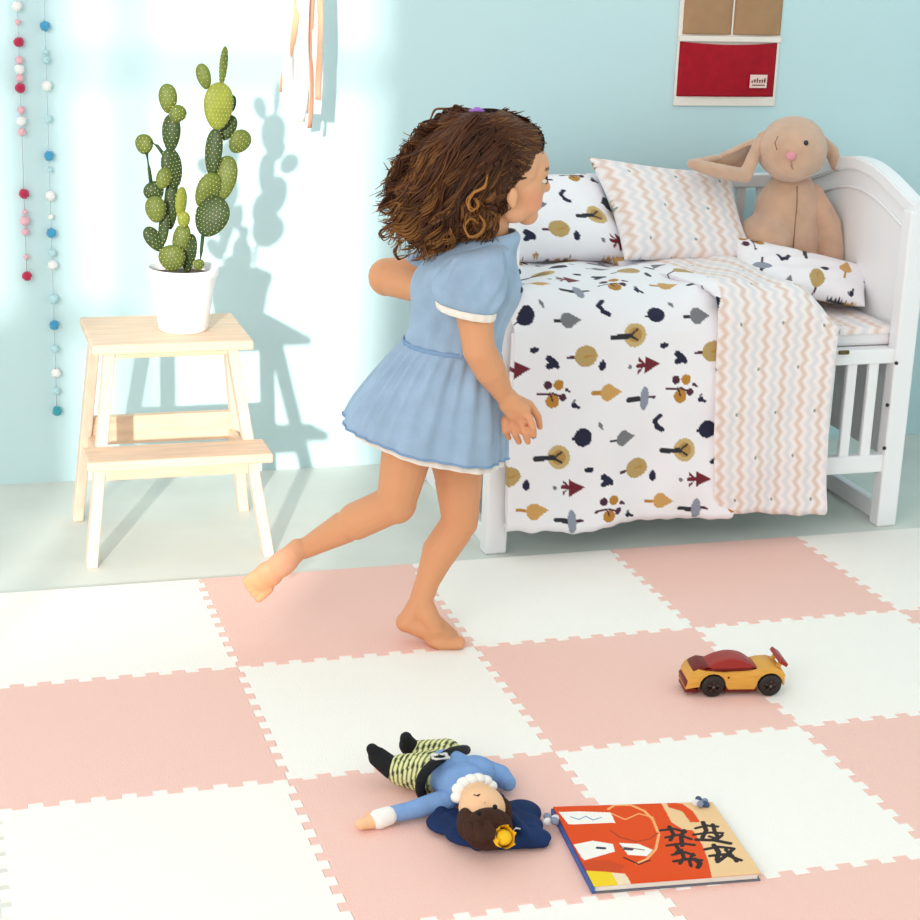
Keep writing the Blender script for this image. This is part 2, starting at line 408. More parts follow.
# ------------------------------------------------------------------ wall organiser
wo = empty('wall_organizer', (1.49, .73, .93), 'hanging fabric wall organiser with brown and red pockets above the cot', 'wall organizer')
cream = mat('canvas_cream', '#f3e8df', .9, bump=.2, bscale=500); brownf = mat('felt_brown', '#b28a68', .95, bump=.4, bscale=350, var=.08, vscale=30)
redf = mat('knit_red', '#b01528', .9, bump=.6, bscale=300, var=.15, vscale=40)
bm = new(); box2(bm, (1.352, .734, .93), (1.640, .7415, 1.42), bev=.002); link('backing', bm, cream, wo, False)
def pocket(nm, x0, x1, z0, z1, m, sag=.006, top=.014):
    nu, nv = 28, 22; P = np.zeros((nu, nv, 3))
    for i in range(nu):
        for j in range(nv):
            u, v = i/(nu-1), j/(nv-1); b = math.sin(PI*u)**.45*(.4+.6*v)
            P[i, j] = (x0+(x1-x0)*u, .7335-(top)*b, z0+(z1-z0)*v - sag*math.sin(PI*u)*(v**3))
    return gridmesh(nm, P, None, m, wo, thick=.003, flip=False)
pocket('red_pocket', 1.357, 1.632, .955, 1.093, redf); pocket('brown_pocket', 1.362, 1.498, 1.112, 1.23, brownf, .004, .016); pocket('brown_pocket', 1.503, 1.638, 1.112, 1.23, brownf, .004, .016)
pocket('red_pocket', 1.357, 1.632, 1.26, 1.38, redf)
bm = new(); box2(bm, (1.352, .725, 1.094), (1.640, .7335, 1.108), bev=.002); link('trim_strip', bm, cream, wo, False)
a = gy(750, 88, .712); b = gy(768, 75, .712)
bm = new(); box2(bm, (a.x, .7145, a.z), (b.x, .7165, b.z)); lt = link('label_tag', bm, mat('label_pink', '#f2d3cc', .8), wo, False)
bm = new()
for k, x in enumerate([.12, .27, .42, .57, .72, .86]):   # small unreadable lettering
    xx = a.x+(b.x-a.x)*x
    box2(bm, (xx-.0016, .7133, a.z+.013), (xx+.0016, .7147, a.z+.019+.003*(k % 3)))
    if k % 2: box2(bm, (xx-.003, .7133, a.z+.0185), (xx+.003, .7147, a.z+.0205))
box2(bm, (a.x+.006, .7133, a.z+.006), (b.x-.006, .7147, a.z+.0085)); link('lettering', bm, mat('label_ink', '#8a4a44', .8), lt, False)

# ------------------------------------------------------------------ cot
white = mat('cot_white', '#f3f2f5', .4, spec=.4, bump=.03, bscale=20)
CX0, CX1, CY0, CY1 = .675, 1.70, .05, .60
cot = empty('cot', ((CX0+CX1)/2, (CY0+CY1)/2, 0), 'white wooden cot with an arched headboard and slatted sides', 'cot')
def zarch(y):
    t = (y-CY0)/(CY1-CY0); s = max(0, math.sin(PI*min(1, max(0, t)))); return .775 + (.066 if X > 1 else .02)*s**1.25
for X, nm in ((CX0, 'footboard'), (CX1-.02, 'headboard')):
    ys = np.linspace(CY0-.01, CY1+.01, 40)
    poly = [(X, CY0-.01, .165)] + [(X, y, zarch(y)) for y in ys] + [(X, CY1+.01, .165)]
    bm = new(); prism(bm, poly, (.02, 0, 0), bev=.004); pn = link(nm, bm, white, cot, False)
    # moulded cap rail along the arch
    P = [Vector((X+.01, y, zarch(y)-.004)) for y in np.linspace(CY0-.022, CY1+.022, 48)]
    bm = new(); n = len(P); rr = []
    for i, p in enumerate(P):
        d = (P[min(i+1, n-1)]-P[max(i-1, 0)]).normalized(); nn = Vector((0, -d.z, d.y))
        rr.append([bm.verts.new(p + Vector((sx*.021, 0, 0)) + nn*sz*.016) for sx, sz in ((-1, -1), (1, -1), (1, 1), (-1, 1))])
    for q, s in zip(rr, rr[1:]):
        for k in range(4): bm.faces.new([q[k], q[(k+1) % 4], s[(k+1) % 4], s[k]])
    bm.faces.new(rr[0]); bm.faces.new(list(reversed(rr[-1]))); bmesh.ops.recalc_face_normals(bm, faces=bm.faces)
    bmesh.ops.bevel(bm, geom=[e for e in bm.edges], offset=.004, segments=2, affect='EDGES'); link('cap_rail', bm, white, pn, False)
    # shallow moulding line on the inner face
    bm = new(); xi = X-.003 if X > 1 else X+.023
    tube(bm, [(xi, y, zarch(y)-.062) for y in np.linspace(CY0+.03, CY1-.03, 40)], .0045, 8); link('moulding', bm, white, pn)
    bm = new(); box2(bm, (X-.002, CY0, 0.0), (X+.022, CY1, .045), bev=.003); link('foot_stretcher', bm, white, cot, False)
for X in (CX0+.008, CX1-.018):
    for Yp in (CY0, CY1):
        bm = new(); s = 1 if X > 1 else -1
        box2(bm, (X-.026, Yp-.021, 0), (X+.026, Yp+.021, .77), bev=.005); link('leg', bm, white, cot, False)
for Yp, z1, nm in ((CY0, .443, 'front'), (CY1, .775, 'back')):
    bm = new(); box2(bm, (CX0+.03, Yp-.013, z1-.035), (CX1-.04, Yp+.013, z1), bev=.004); link(nm+'_top_rail', bm, white, cot, False)
    bm = new(); box2(bm, (CX0+.03, Yp-.013, .138), (CX1-.04, Yp+.013, .182), bev=.004); link(nm+'_bottom_rail', bm, white, cot, False)
    x = CX0+.065
    while x < CX1-.08:
        bm = new(); box2(bm, (x, Yp-.007, .178), (x+.026, Yp+.007, z1-.03), bev=.003); link('slat', bm, white, cot, False); x += .0572
bm = new(); box2(bm, (CX0+.03, CY0+.02, .40), (CX1-.03, CY1-.015, .443), bev=.003); link('bed_base', bm, white, cot, False)
metal = mat('dark_metal', '#4c4742', .4, metal=.7)
p = gy(843, 352, .033); bm = new(); box2(bm, (p.x-.011, .030, .436), (p.x+.016, .036, .446), bev=.002); link('latch', bm, mat('latch_brass', '#6b5a3a', .4, metal=.6), cot, False)
for (x_, y_) in ((887, 405), (884, 448), (896, 363)):
    p = gy(x_, y_, .028); bm = new(); tube(bm, [p, p+Vector((0, -.003, 0))], .0045, 12); link('bolt', bm, metal, cot)

# ------------------------------------------------------------------ printed fabrics
L_ = lambda c: np.array(lin(c))
OC, PU, TAN, GR, BG, NV, RD, DK = map(L_, ('#b8812e', '#4b2238', '#b99b62', '#77777c', '#8d93a3', '#1d1e3a', '#6e1a2a', '#2a2a33'))
MO = [] # (shape, params, colour)
def C_(x, y, r, c): MO.append(('e', x, y, r, r, c))
def E_(x, y, a, b, c): MO.append(('e', x, y, a, b, c))
def S_(x0, y0, x1, y1, w, c): MO.append(('s', x0, y0, x1, y1, w, c))
def T_(pts, c): MO.append(('t', pts, c))
S_(-50, 4, -10, 2, 4, PU); C_(-18, -28, 15, PU); C_(20, -30, 18, OC); C_(2, 28, 24, OC); C_(38, 14, 13, PU); C_(50, -14, 7, PU); S_(50, -14, 62, -6, 4, PU); S_(0, 0, 36, 12, 4, PU); S_(-8, 0, 2, 26, 3, PU)
C_(82, 40, 11, NV); S_(82, 40, 102, 48, 5, NV); S_(78, 30, 84, 24, 4, GR)
S_(150, 0, 200, 0, 6, OC); E_(205, 0, 26, 30, L_('#cf9f5d')); T_([(210, -29), (210, 29), (256, 0)], L_('#cf9f5d'))
S_(282, 32, 330, 34, 9, DK); E_(345, 34, 17, 42, BG); S_(365, 30, 384, 32, 5, PU)
S_(84, 155, 120, 150, 5, DK); C_(121, 150, 32, NV)
C_(184, 112, 8, GR); S_(180, 104, 190, 124, 4, GR)
S_(224, 168, 262, 168, 5, DK); E_(272, 166, 26, 28, GR); T_([(276, -28+166), (276, 28+166), (322, 166)], GR)
S_(392, 118, 412, 100, 8, NV); S_(392, 118, 404, 134, 8, NV); S_(404, 140, 424, 150, 9, NV)
C_(34, 222, 42, L_('#c9ac74')); C_(34, 222, 26, L_('#b48b4a')); S_(-50, 228, 14, 224, 9, DK); S_(14, 224, 44, 204, 4, DK); S_(14, 224, 44, 240, 4, DK)
E_(148, 266, 16, 10, NV); C_(160, 262, 5, NV)
S_(270, 292, 330, 290, 5, PU); E_(336, 288, 42, 36, TAN); T_([(348, 256), (348, 320), (382, 288)], TAN); S_(330, 290, 360, 286, 2.5, OC)
T_([(78, 300), (78, 362), (138, 330)], RD); T_([(52, 302), (52, 316), (82, 330)], RD); T_([(52, 346), (52, 360), (82, 330)], RD); S_(50, 330, 90, 330, 7, RD)
S_(202, 296, 222, 312, 12, NV); S_(202, 322, 226, 314, 11, NV); C_(232, 322, 8, NV)
E_(398, 322, 13, 17, NV); C_(400, 305, 5, NV)
C_(20, 332, 8, GR)
SC = .000640
AV = np.array((480., 0)); BV = np.array((220., 415.))
def forest(u, v, u0=0, v0=0, base='#f3f0f5', ang=0, sc=1):
    """u, v metres (v downwards) -> linear rgb"""
    x = (u-u0)/(SC*sc); y = (v-v0)/(SC*sc*1.03)
    if ang: x, y = x*math.cos(ang)-y*math.sin(ang), x*math.sin(ang)+y*math.cos(ang)
    rgb = np.ones(x.shape+(3,))*L_(base)
    j = np.floor(y/BV[1]); y = y-j*BV[1]; x = x-j*BV[0]; i = np.floor(x/AV[0]); x = x-i*AV[0]
    for dj in (-1, 0, 1):
        for di in (-1, 0, 1):
            X = x-di*AV[0]-dj*BV[0]; Y = y-dj*BV[1]
            for s in MO:
                if s[0] == 'e': mk = ((X-s[1])/s[3])**2+((Y-s[2])/s[4])**2 < 1
                elif s[0] == 's':
                    _, x0, y0, x1, y1, w, c = s; dx, dy = x1-x0, y1-y0; t = np.clip(((X-x0)*dx+(Y-y0)*dy)/(dx*dx+dy*dy), 0, 1)
                    mk = (X-x0-t*dx)**2+(Y-y0-t*dy)**2 < w*w
                else:
                    (ax, ay), (bx, by_), (cx, cy) = s[1]
                    d1 = (X-bx)*(ay-by_)-(ax-bx)*(Y-by_); d2 = (X-cx)*(by_-cy)-(bx-cx)*(Y-cy); d3 = (X-ax)*(cy-ay)-(cx-ax)*(Y-ay)
                    mk = ((d1 > 0) & (d2 > 0) & (d3 > 0)) | ((d1 < 0) & (d2 < 0) & (d3 < 0))
                rgb[mk] = s[-1]
    return rgb
def chevron(u, v, sp=.067):
    zz = .0075*(2*np.abs(2*((v/.034) % 1)-1)-1)
    t = ((u+zz)/sp) % 1; base = L_('#f0e4e3'); rgb = np.ones(u.shape+(3,))*base
    def band(c, w, col, k=1):
        d = np.abs(((t-c+.5) % 1)-.5); m = np.clip(1-(d-w*.6)/(w*.8), 0, 1)[..., None]*k
        return m, L_(col)
    for c, w, col, k in ((.25, .10, '#e2c6b8', .9), (.75, .09, '#dedce2', .9), (.5, .03, '#fbf6f5', .7), (0, .03, '#fbf6f5', .7)):
        m, cc = band(c, w, col, k); rgb = rgb*(1-m)+cc*m
    # small grey-green dots
    dx = ((u/(2*sp)+.5*np.floor(v/.105)) % 1 - .5)*2*sp; dy = ((v/.105) % 1-.5)*.105
    rgb[(dx*dx+dy*dy) < .0042**2] = L_('#8e9a94'); return rgb
fab = mat('printed_cotton', '#ffffff', .85, bump=.45, bscale=28, attr=True, sheen=.1)
plainfab = mat('white_cotton', '#f1ecef', .85, bump=.12, bscale=250)

def npath(pts, n):
    pts = np.array(pts, float); s = np.r_[0, np.cumsum(np.linalg.norm(np.diff(pts, axis=0), axis=1))]
    q = np.linspace(0, s[-1], n); return np.c_[np.interp(q, s, pts[:, 0]), np.interp(q, s, pts[:, 1])], q
def drape_path(yb, zt, yf, zh, r, n):
    p = [(yb, zt)]
    for a in np.linspace(0, PI/2, 14): p.append((yf+r-r*math.sin(a), zt-r+r*math.cos(a)))
    p.append((yf, zh)); return npath(p, n)
# mattress
bm = new(); box2(bm, (CX0+.035, CY0+.022, .4445), (CX1-.035, CY1-.02, .488), bev=.008)
mt = link('mattress', bm, plainfab, None, False); tag(mt, 'thin cot mattress with a chevron sheet, showing at the right end of the cot', 'mattress')
P = np.zeros((60, 150, 3)); 
sx = np.linspace(1.30, CX1-.034, 150); pth, q = npath([(CY1-.03, .4905)] + [(CY0+.03-.012*math.sin(a), .4785+.012*math.cos(a)) for a in np.linspace(0, PI/2, 8)] + [(CY0+.018, .474)], 60)
P[..., 0] = sx[None, :]; P[..., 1] = pth[:, 0:1]; P[..., 2] = pth[:, 1:2]
me_o = gridmesh('sheet', P, chevron(P[..., 0], np.broadcast_to(q[:, None], (60, 150))), fab, mt, thick=0)

# forest duvet
org = gy(550.5, 392.7, 0)
nu, nv = 215, 400
pth, q = drape_path(.50, .605, -.004, .058, .105, nv)
u = np.linspace(.692, 1.235, nu); U, Q = np.meshgrid(u, q, indexing='ij')
Yp = np.broadcast_to(pth[:, 0], (nu, nv)).copy(); Zp = np.broadcast_to(pth[:, 1], (nu, nv)).copy()
fl = np.clip((q-q[-1]+.56)/.56, 0, 1)[None, :]     # how far down the drape
Yd = Yp + fl*(.004*np.sin(Q*31+U*13)+.003*np.sin(Q*19-U*33)+.010*np.sin(U*17+1+2*fl)+.006*np.sin(U*41+Q*5)) - .02*fl
top = 1-np.clip(fl*6, 0, 1)
Zd = Zp + top*(.009*np.sin(U*11)*np.sin(Q*16)+.006*np.sin(U*31+Q*22)) - (1-top)*.006*np.sin(U*23)*fl + .012*np.sin(U*6)*fl*0
Zd += fl**4*((U-.69)*.03+.003*np.sin(U*47+3*np.sin(U*9))+.0015*np.sin(U*131+1))
# edge roll-down at the left side of the bed
roll = np.clip((.735-U)/.045, 0, 1); Zd -= top*roll**2*.07
hem = 1-np.clip((q[-1]-q)/.02, 0, 1)[None, :]; Yd += hem**2*.012
Pd = np.stack([U+.004*fl*np.sin(Q*14), Yd, Zd], -1)
vv = Q - (q[-1]-0)  # zero at hem
vh = -(.078 - org.z)
Cd = forest(U, vv+0, org.x, -(org.z-.058))
dv = gridmesh('forest_duvet', Pd, Cd, fab, None, thick=.022, flip=True)
tag(dv, 'white duvet printed with small trees, hanging over the front of the cot beside the girl', 'duvet')
# chevron quilt
nu, nv = 150, 360
pth, q = drape_path(.40, .618, -.022, .072, .085, nv)
w_, Q = np.meshgrid(np.linspace(0, 1, nu), q, indexing='ij')
tb = np.clip(1-(q/.40), 0, 1)[None, :]
fl = np.clip((q-q[-1]+.56)/.56, 0, 1)[None, :]; top = 1-np.clip(fl*6, 0, 1)
xl = 1.168 - .125*tb**.9 + .022*fl**2; xr = 1.480 - .05*tb - .015*np.sin(fl*PI)
U = xl+(xr-xl)*w_
Yd = np.broadcast_to(pth[:, 0], (nu, nv)) + fl*(.008*np.sin(U*19+.5)+.003*np.sin(U*53+Q*7)) - .012*fl
Zd = np.broadcast_to(pth[:, 1], (nu, nv)) + top*(.006*np.sin(U*15)*np.sin(Q*13)+.004*np.sin(U*37+Q*18))
rr = np.clip((w_-.62)/.38, 0, 1); Zd = Zd - (top+.35*(1-top)*np.clip(1-fl*2.2, 0, 1))*rr**2.2*.115
rl = np.clip((.10-w_)/.10, 0, 1); Zd = Zd - top*rl**2*.012; Yd = Yd + (1-top)*rl**2*.010
Zd += fl**5*(.010*np.sin(U*15+2)+.002*np.sin(U*75+2*np.sin(U*13))); Yd = Yd + fl*.003*np.sin(Q*38+U*9)
hem = 1-np.clip((q[-1]-q)/.02, 0, 1)[None, :]; Yd = Yd+hem**2*.012
Pc = np.stack([U, Yd, Zd], -1)
cq = gridmesh('chevron_quilt', Pc, np.where(((w_ < .17*np.clip((.44-Q)/.16, 0, 1)))[..., None], forest(U, Q, .02, .05), chevron((xr-xl).max()*w_, Q)), fab, None, thick=.018, flip=True)
tag(cq, 'pink and grey chevron quilt hanging over the cot front, right of the forest duvet', 'quilt')

def pillow(name, TL, TR, BR, BL, th, cf, cb, label, cat, nrm_hint, parent=None, n=120, ears=.10, bulge=1.0, m2=None):
    TL, TR, BR, BL = [np.array(v, float) for v in (TL, TR, BR, BL)]
    nu, nv = n, n; a, b = np.meshgrid(np.linspace(0, 1, nu), np.linspace(0, 1, nv), indexing='ij')
    s, t = 2*a-1, 2*b-1
    pinch = 1-ears*(1-t**2)*0; 
    s2 = s*(1-ears*(1-np.abs(t)**2)**1); t2 = t*(1-ears*(1-np.abs(s)**2)**1)
    A, B = ((s2+1)/2)[..., None], ((t2+1)/2)[..., None]
    base = TL*(1-A)*(1-B)+TR*A*(1-B)+BR*A*B+BL*(1-A)*B
    N = np.cross((TR+BR-TL-BL), (TL+TR-BL-BR)); N /= np.linalg.norm(N)
    if N @ np.array(nrm_hint) < 0: N = -N
    h = (np.clip(1-s**4, 0, 1)*np.clip(1-t**4, 0, 1))**.5*th/2
    wr = .004*np.sin(s*9+t*4)*np.sin(t*7-s*3)*(1-s**2)*(1-t**2)
    W = np.linalg.norm(TR-TL); H = np.linalg.norm(TL-BL)
    F = base+N*(h+wr)[..., None]*bulge; Bk = base-N*(h)[..., None]
    P = np.concatenate([F, Bk[::-1]], 0)
    C = np.concatenate([cf(a*W, b*H), cb(a*W, b*H)[::-1]], 0)
    o = gridmesh(name, P, C, fab, parent, closed_u=True)
    # weld rims
    bm = new(); bm.from_mesh(o.data); bmesh.ops.remove_doubles(bm, verts=bm.verts, dist=.0004)
    be = [e for e in bm.edges if e.is_boundary]
    if be:
        try: bmesh.ops.holes_fill(bm, edges=be, sides=0)
        except Exception: pass
    bmesh.ops.recalc_face_normals(bm, faces=bm.faces); bm.to_mesh(o.data); bm.free()
    o.data.polygons.foreach_set('use_smooth', [True]*len(o.data.polygons))
    return tag(o, label, cat)
fo = lambda ox, oy, ang=0: (lambda u, v: forest(u, v, ox, oy, ang=ang))
pillow('forest_pillow', (.745, .545, .78), (1.085, .545, .785), (1.12, .35, .605), (.755, .34, .61), .10, fo(-.06, .02), fo(0, 0),
       'white pillow printed with trees, standing at the back of the cot beside the girl\'s face', 'pillow', (0, -1, .5))
pillow('chevron_pillow', (1.035, .50, .832), (1.425, .515, .788), (1.435, .335, .578), (1.055, .28, .622), .085, lambda u, v: chevron(u, v), fo(0, 0),
       'chevron pillow with a forest print back, leaning left of the plush rabbit', 'pillow', (0, -1, .5))
pillow('forest_cushion', (1.365, .36, .655), (1.735, .31, .575), (1.655, .19, .512), (1.325, .24, .575), .065, fo(.04, .02, PI/2), fo(0, 0),
       'flat forest print cushion lying in front of the plush rabbit', 'cushion', (0, -1, 1), ears=.07)

# ------------------------------------------------------------------ plush rabbit
plush = mat('plush_tan', '#d8ae92', .95, bump=.9, bscale=450, sheen=.5, var=.12, vscale=25)
plush_in = mat('plush_inner', '#a97f62', .95, bump=.9, bscale=450, sheen=.3)
B = lambda x, y, d=0: gy(x, y, .43+d)
rbt = empty('plush_rabbit', (1.56, .40, .49), 'tan plush rabbit with long ears sitting against the headboard', 'plush rabbit')
pr = [('e', B(782, 238), (.112, .078, .085)), ('e', B(788, 212), (.090, .066, .095)), ('e', B(790, 192), (.064, .052, .06)),
      ('e', B(786, 264, -.01), (.108, .08, .06)), ('e', B(765, 240, -.02), (.075, .07, .07))]
organic('body', pr, plush, rbt, .006, 10)
hr = [('e', B(792, 151, -.03), (.090, .078, .072)), ('e', B(791, 164, -.050), (.066, .056, .045)), ('e', B(793, 143, -.02), (.082, .072, .066))]
hd = organic('head', hr, plush, rbt, .005, 8)
organic('arm', [('c', B(814, 194, -.015), B(827, 225, -.04), .026, .036), ('c', B(827, 225, -.04), B(831, 256, -.055), .036, .034)], plush, rbt, .005, 5)
organic('foot', [('e', B(815, 268, -.09), (.04, .05, .024))], mat('plush_foot', '#d9b49c', .95, bump=.6, bscale=400), rbt, .005, 4)
def ear(pts, rad, flat):
    bm = new(); tube(bm, pts, rad, 18, flat=flat)
    return bm
e1 = organic('ear', [('c', B(762, 136, -.01), B(752, 160, -.03), .012, .017), ('c', B(752, 160, -.03), B(745, 176, -.045), .017, .018), ('c', B(745, 176, -.045), B(718, 171, -.05), .018, .019), ('c', B(718, 171, -.05), B(692, 164, -.05), .019, .013), ('c', B(762, 138, 0), B(722, 157, .01), .010, .010), ('c', B(722, 157, .01), B(694, 163, -.03), .010, .011)], plush, hd, .004, 4)
bm = new(); vs = [bm.verts.new(B(*q)) for q in ((760, 141, -.012), (722, 158, -.002), (700, 164, -.03), (722, 170, -.045), (746, 174, -.04), (752, 158, -.028))]; f = bm.faces.new(vs)
r = bmesh.ops.extrude_face_region(bm, geom=[f])
for v in r['geom']:
    if isinstance(v, bmesh.types.BMVert): v.co.y += .012
bmesh.ops.recalc_face_normals(bm, faces=bm.faces); link('ear_lining', bm, plush_in, e1)
organic('ear', [('c', B(818, 138, .01), B(832, 152, .01), .016, .018), ('c', B(832, 152, .01), B(836, 166, .01), .018, .014)], plush, hd, .004, 4)
bm = new(); ell(bm, B(791, 156, -.106), (.013, .008, .011)); link('nose', bm, mat('nose_pink', '#e79aa5', .8, bump=.5, bscale=400), hd)
bm = new(); ell(bm, B(806, 143, -.100), (.0062, .0055, .0068)); link('eye', bm, mat('bead_black', '#1a1412', .15, spec=.6), hd)
bm = new(); tube(bm, [B(778, 136, -.094), B(775, 143, -.093), B(777, 150, -.096)], .0012, 6); link('stitch', bm, mat('stitch_brown', '#8d6c4e', .9), hd)
bm = new(); tube(bm, [B(791, 161, -.107), B(792, 168, -.103), B(796, 171, -.098)], .0014, 6); link('stitch', bm, mat('stitch_pink', '#c0807c', .9), hd)
bm = new(); tube(bm, [B(797, 186, -.058), B(797, 205, -.068), B(795, 225, -.078), B(793, 250, -.079)], .0013, 6); link('seam', bm, mat('stitch_brown', '#8d6c4e', .9), rbt)
# ------------------------------------------------------------------ toy car
MZ = MT
car_f = gz(712, 697, MZ); car_r = gz(769, 696, MZ)
ax = (car_r-car_f); ax.z = 0; WB = ax.length; ax.normalize(); sd = Vector((ax.y, -ax.x, 0)).normalized()
if sd.y > 0: sd = -sd                      # towards the camera
HW = .031
car_o = Vector((car_f.x, car_f.y, MZ)) - sd*HW
car = empty('toy_car', car_o, 'small yellow wooden toy car with a red roof and rear spoiler', 'toy car')
wood_y = mat('toy_wood', '#dfa548', .45, var=.12, vscale=30, stretch=(1, 1, 6)); red_w = mat('toy_red', '#981608', .35, spec=.5); dkred = mat('toy_dark_red', '#6e150e', .4)
rub = mat('rubber_black', '#2a2422', .5)
def CP(x, y, z): return car_o + ax*x + sd*y + Vector((0, 0, z))
k = WB/.107
def dens(p, k_=5):
    p = [Vector((a, b, 0)) for a, b in p]; q = []
    for i in range(len(p)):
        a, b, c, d = p[i-1], p[i], p[(i+1) % len(p)], p[(i+2) % len(p)]
        for j in range(k_):
            f = j/k_; v = .5*((2*b)+(c-a)*f+(2*a-5*b+4*c-d)*f*f+(3*b-a-3*c+d)*f**3); q.append((v.x, v.y))
    return q
def prof(pts, hw, m, nm, par=car, bev=.003):
    bm = new(); prism(bm, [CP(x*k, -hw, z*k) for x, z in pts], sd*(2*hw), bev=bev); return link(nm, bm, m, par, 'edge')
def arch(cx, r, z0, n=9):
    return [(cx+r*math.cos(a), z0+r*math.sin(a)) for a in np.linspace(PI, 0, n)]
body = [(-.050, .016)] + arch(0, .025, .020) + [(.030, .014), (.078, .014)] + arch(.107, .025, .020) + [(.134, .022), (.134, .042), (.128, .051), (.112, .056), (.092, .055), (.070, .049), (.02, .046), (-.015, .050), (-.028, .054), (-.040, .048), (-.046, .036)]
bo = prof(body, HW, wood_y, 'body', bev=.0008)
prof([(-.049, .012), (-.051, .028), (-.045, .033), (-.042, .018), (-.026, .013), (-.026, .008), (-.050, .008)], HW-.002, dkred, 'front_bumper')
prof([(.024, .008), (.084, .008), (.084, .018), (.024, .018)], HW-.001, dkred, 'sill')
prof(dens([(-.028, .051), (-.010, .058), (.010, .067), (.034, .072), (.058, .068), (.076, .057), (.084, .049), (.05, .045), (0, .045)]), HW-.006, red_w, 'roof', bev=.006)
prof([(-.040, .045), (-.035, .054), (-.022, .060), (-.008, .058), (-.020, .049)], HW-.004, dkred, 'bonnet', bev=.003)
sp = prof([(.120, .066), (.134, .057), (.137, .063), (.124, .072)], HW+.003, red_w, 'spoiler', bev=.0015)
for s in (-1, 1):
    bm = new(); beam(bm, CP(.120*k, s*.018, .048*k), CP(.128*k, s*.018, .064*k), .006, .008, sd); link('spoiler_strut', bm, wood_y, sp, False)
for cx in (0, .107):
    for s in (-1, 1):
        c = CP(cx*k, s*(HW-.003), .0215*k); bm = new()
        tube(bm, [c-sd*s*.006, c+sd*s*.003, c+sd*s*.006], [.0215*k, .0215*k, .0185*k], 32); w_o = link('wheel', bm, rub, car)
        bm = new(); tube(bm, [c+sd*s*.005, c+sd*s*.0068], [.012*k, .011*k], 24); hb = link('hub', bm, mat('hub_dark', '#4a3028', .4), w_o)
        bm = new()
        for q in range(5):
            a = q*2*PI/5+.3; tube(bm, [c+sd*s*.0072, c+sd*s*.0072+(ax*math.cos(a)+Vector((0, 0, math.sin(a))))*.010*k], .0012, 6)
        tube(bm, [c+sd*s*.005, c+sd*s*.0085], .0025, 10); link('spokes', bm, mat('hub_grey', '#8a7a70', .35, metal=.4), w_o)
bm = new(); c = CP(.028*k, HW, .038*k); tube(bm, [c-sd*.002, c+sd*.0006], .0022, 10); link('peg_hole', bm, dkred, bo)

# ------------------------------------------------------------------ picture book
bz = MT
FL, FR, NR, NL = [gz(x, y, MT+.012) for x, y in ((553, 808), (712, 803), (761, 874), (594, 887))]
bc = (FL+FR+NR+NL)/4; bk = empty('picture_book', (bc.x, bc.y, MT), 'closed children\'s picture book with an orange cover lying beside the rag doll', 'book')
def Bp(u, v, z):
    p = FL*(1-u)*(1-v)+FR*u*(1-v)+NR*u*v+NL*(1-u)*v; return Vector((p.x, p.y, z))
edge_m = mat('page_edge', '#efe6dc', .8); spine_m = mat('book_spine', '#3c5ea8', .5)
bm = new(); prism(bm, [Bp(.01, .01, MT+.0025), Bp(.985, .015, MT+.0025), Bp(.985, .985, MT+.0025), Bp(.01, .985, MT+.0025)], (0, 0, .0075)); link('pages', bm, edge_m, bk, False)
bm = new(); prism(bm, [Bp(0, 0, MT+.0002), Bp(1, 0, MT+.0002), Bp(1, 1, MT+.0002), Bp(0, 1, MT+.0002)], (0, 0, .002)); link('back_cover', bm, mat('cover_grey', '#6a6f7c', .5), bk, False)
bm = new(); prism(bm, [Bp(-.012, 0, MT+.0004), Bp(.006, 0, MT+.0004), Bp(.006, 1, MT+.0004), Bp(-.012, 1, MT+.0004)], (0, 0, .0112), bev=.001); link('spine', bm, spine_m, bk, False)
nu, nv = 300, 260
PB = np.zeros((nu, nv, 3)); uu, vv_ = np.meshgrid(np.linspace(0, 1, nu), np.linspace(0, 1, nv), indexing='ij')
for c_, a_, b_ in ((FL, 1-uu, 1-vv_), (FR, uu, 1-vv_), (NR, uu, vv_), (NL, 1-uu, vv_)): PB += (a_*b_)[..., None]*np.array(c_)
PB[..., 2] = MT+.0122 + .002*np.clip((uu-.9)/.1, 0, 1)*vv_*0
# cover drawing laid out in cover coordinates (measured units 0..900 x 0..440)
def pj(P):
    d = P-np.array(CAM); z = d@np.array(_fw); return (460+FPX*(d@np.array(_rt))/z-530)*3.68, (460-FPX*(d@np.array(_up))/z-780)*3.68
CXp, CYp = pj(PB)
CC = np.ones((nu, nv, 3))*L_('#e24a06')
def inpoly(pts):
    m = np.zeros(CXp.shape, bool); n = len(pts)
    for i in range(n):
        x0, y0 = pts[i]; x1, y1 = pts[(i+1) % n]
        c = ((y0 > CYp) != (y1 > CYp)) & (CXp < (x1-x0)*(CYp-y0)/((y1-y0) if y1 != y0 else 1e-9)+x0); m ^= c
    return m
def stroke(pts, w, col, sy=.6):
    for (x0, y0), (x1, y1) in zip(pts, pts[1:]):
        dx, dy = x1-x0, (y1-y0)/sy; X = CXp-x0; Y = (CYp-y0)/sy; t = np.clip((X*dx+Y*dy)/(dx*dx+dy*dy+1e-9), 0, 1)
        CC[(X-t*dx)**2+(Y-t*dy)**2 < w*w] = L_(col)
CC[inpoly([(470, 70), (560, 60), (720, 90), (870, 360), (668, 360), (655, 300), (632, 240), (600, 190), (560, 185), (520, 160), (500, 120)])] = L_('#efc795')
CC[inpoly([(500, 85), (560, 92), (600, 120), (625, 160), (590, 160), (560, 120), (510, 105)])] = L_('#e24a06')
CC[inpoly([(105, 122), (180, 120), (296, 124), (314, 162), (142, 168)])] = L_('#f7f2ea')
CC[inpoly([(160, 242), (230, 228), (305, 240), (312, 268), (200, 300), (190, 290)])] = L_('#f7f2ea')
CC[inpoly([(328, 236), (400, 240), (452, 262), (430, 285), (360, 280)])] = L_('#f7f2ea')
CC[inpoly([(205, 335), (305, 345), (325, 372), (345, 388), (232, 395)])] = L_('#f2cf1f')
CC[inpoly([(300, 345), (350, 350), (372, 384), (322, 388)])] = L_('#f0d9b8')
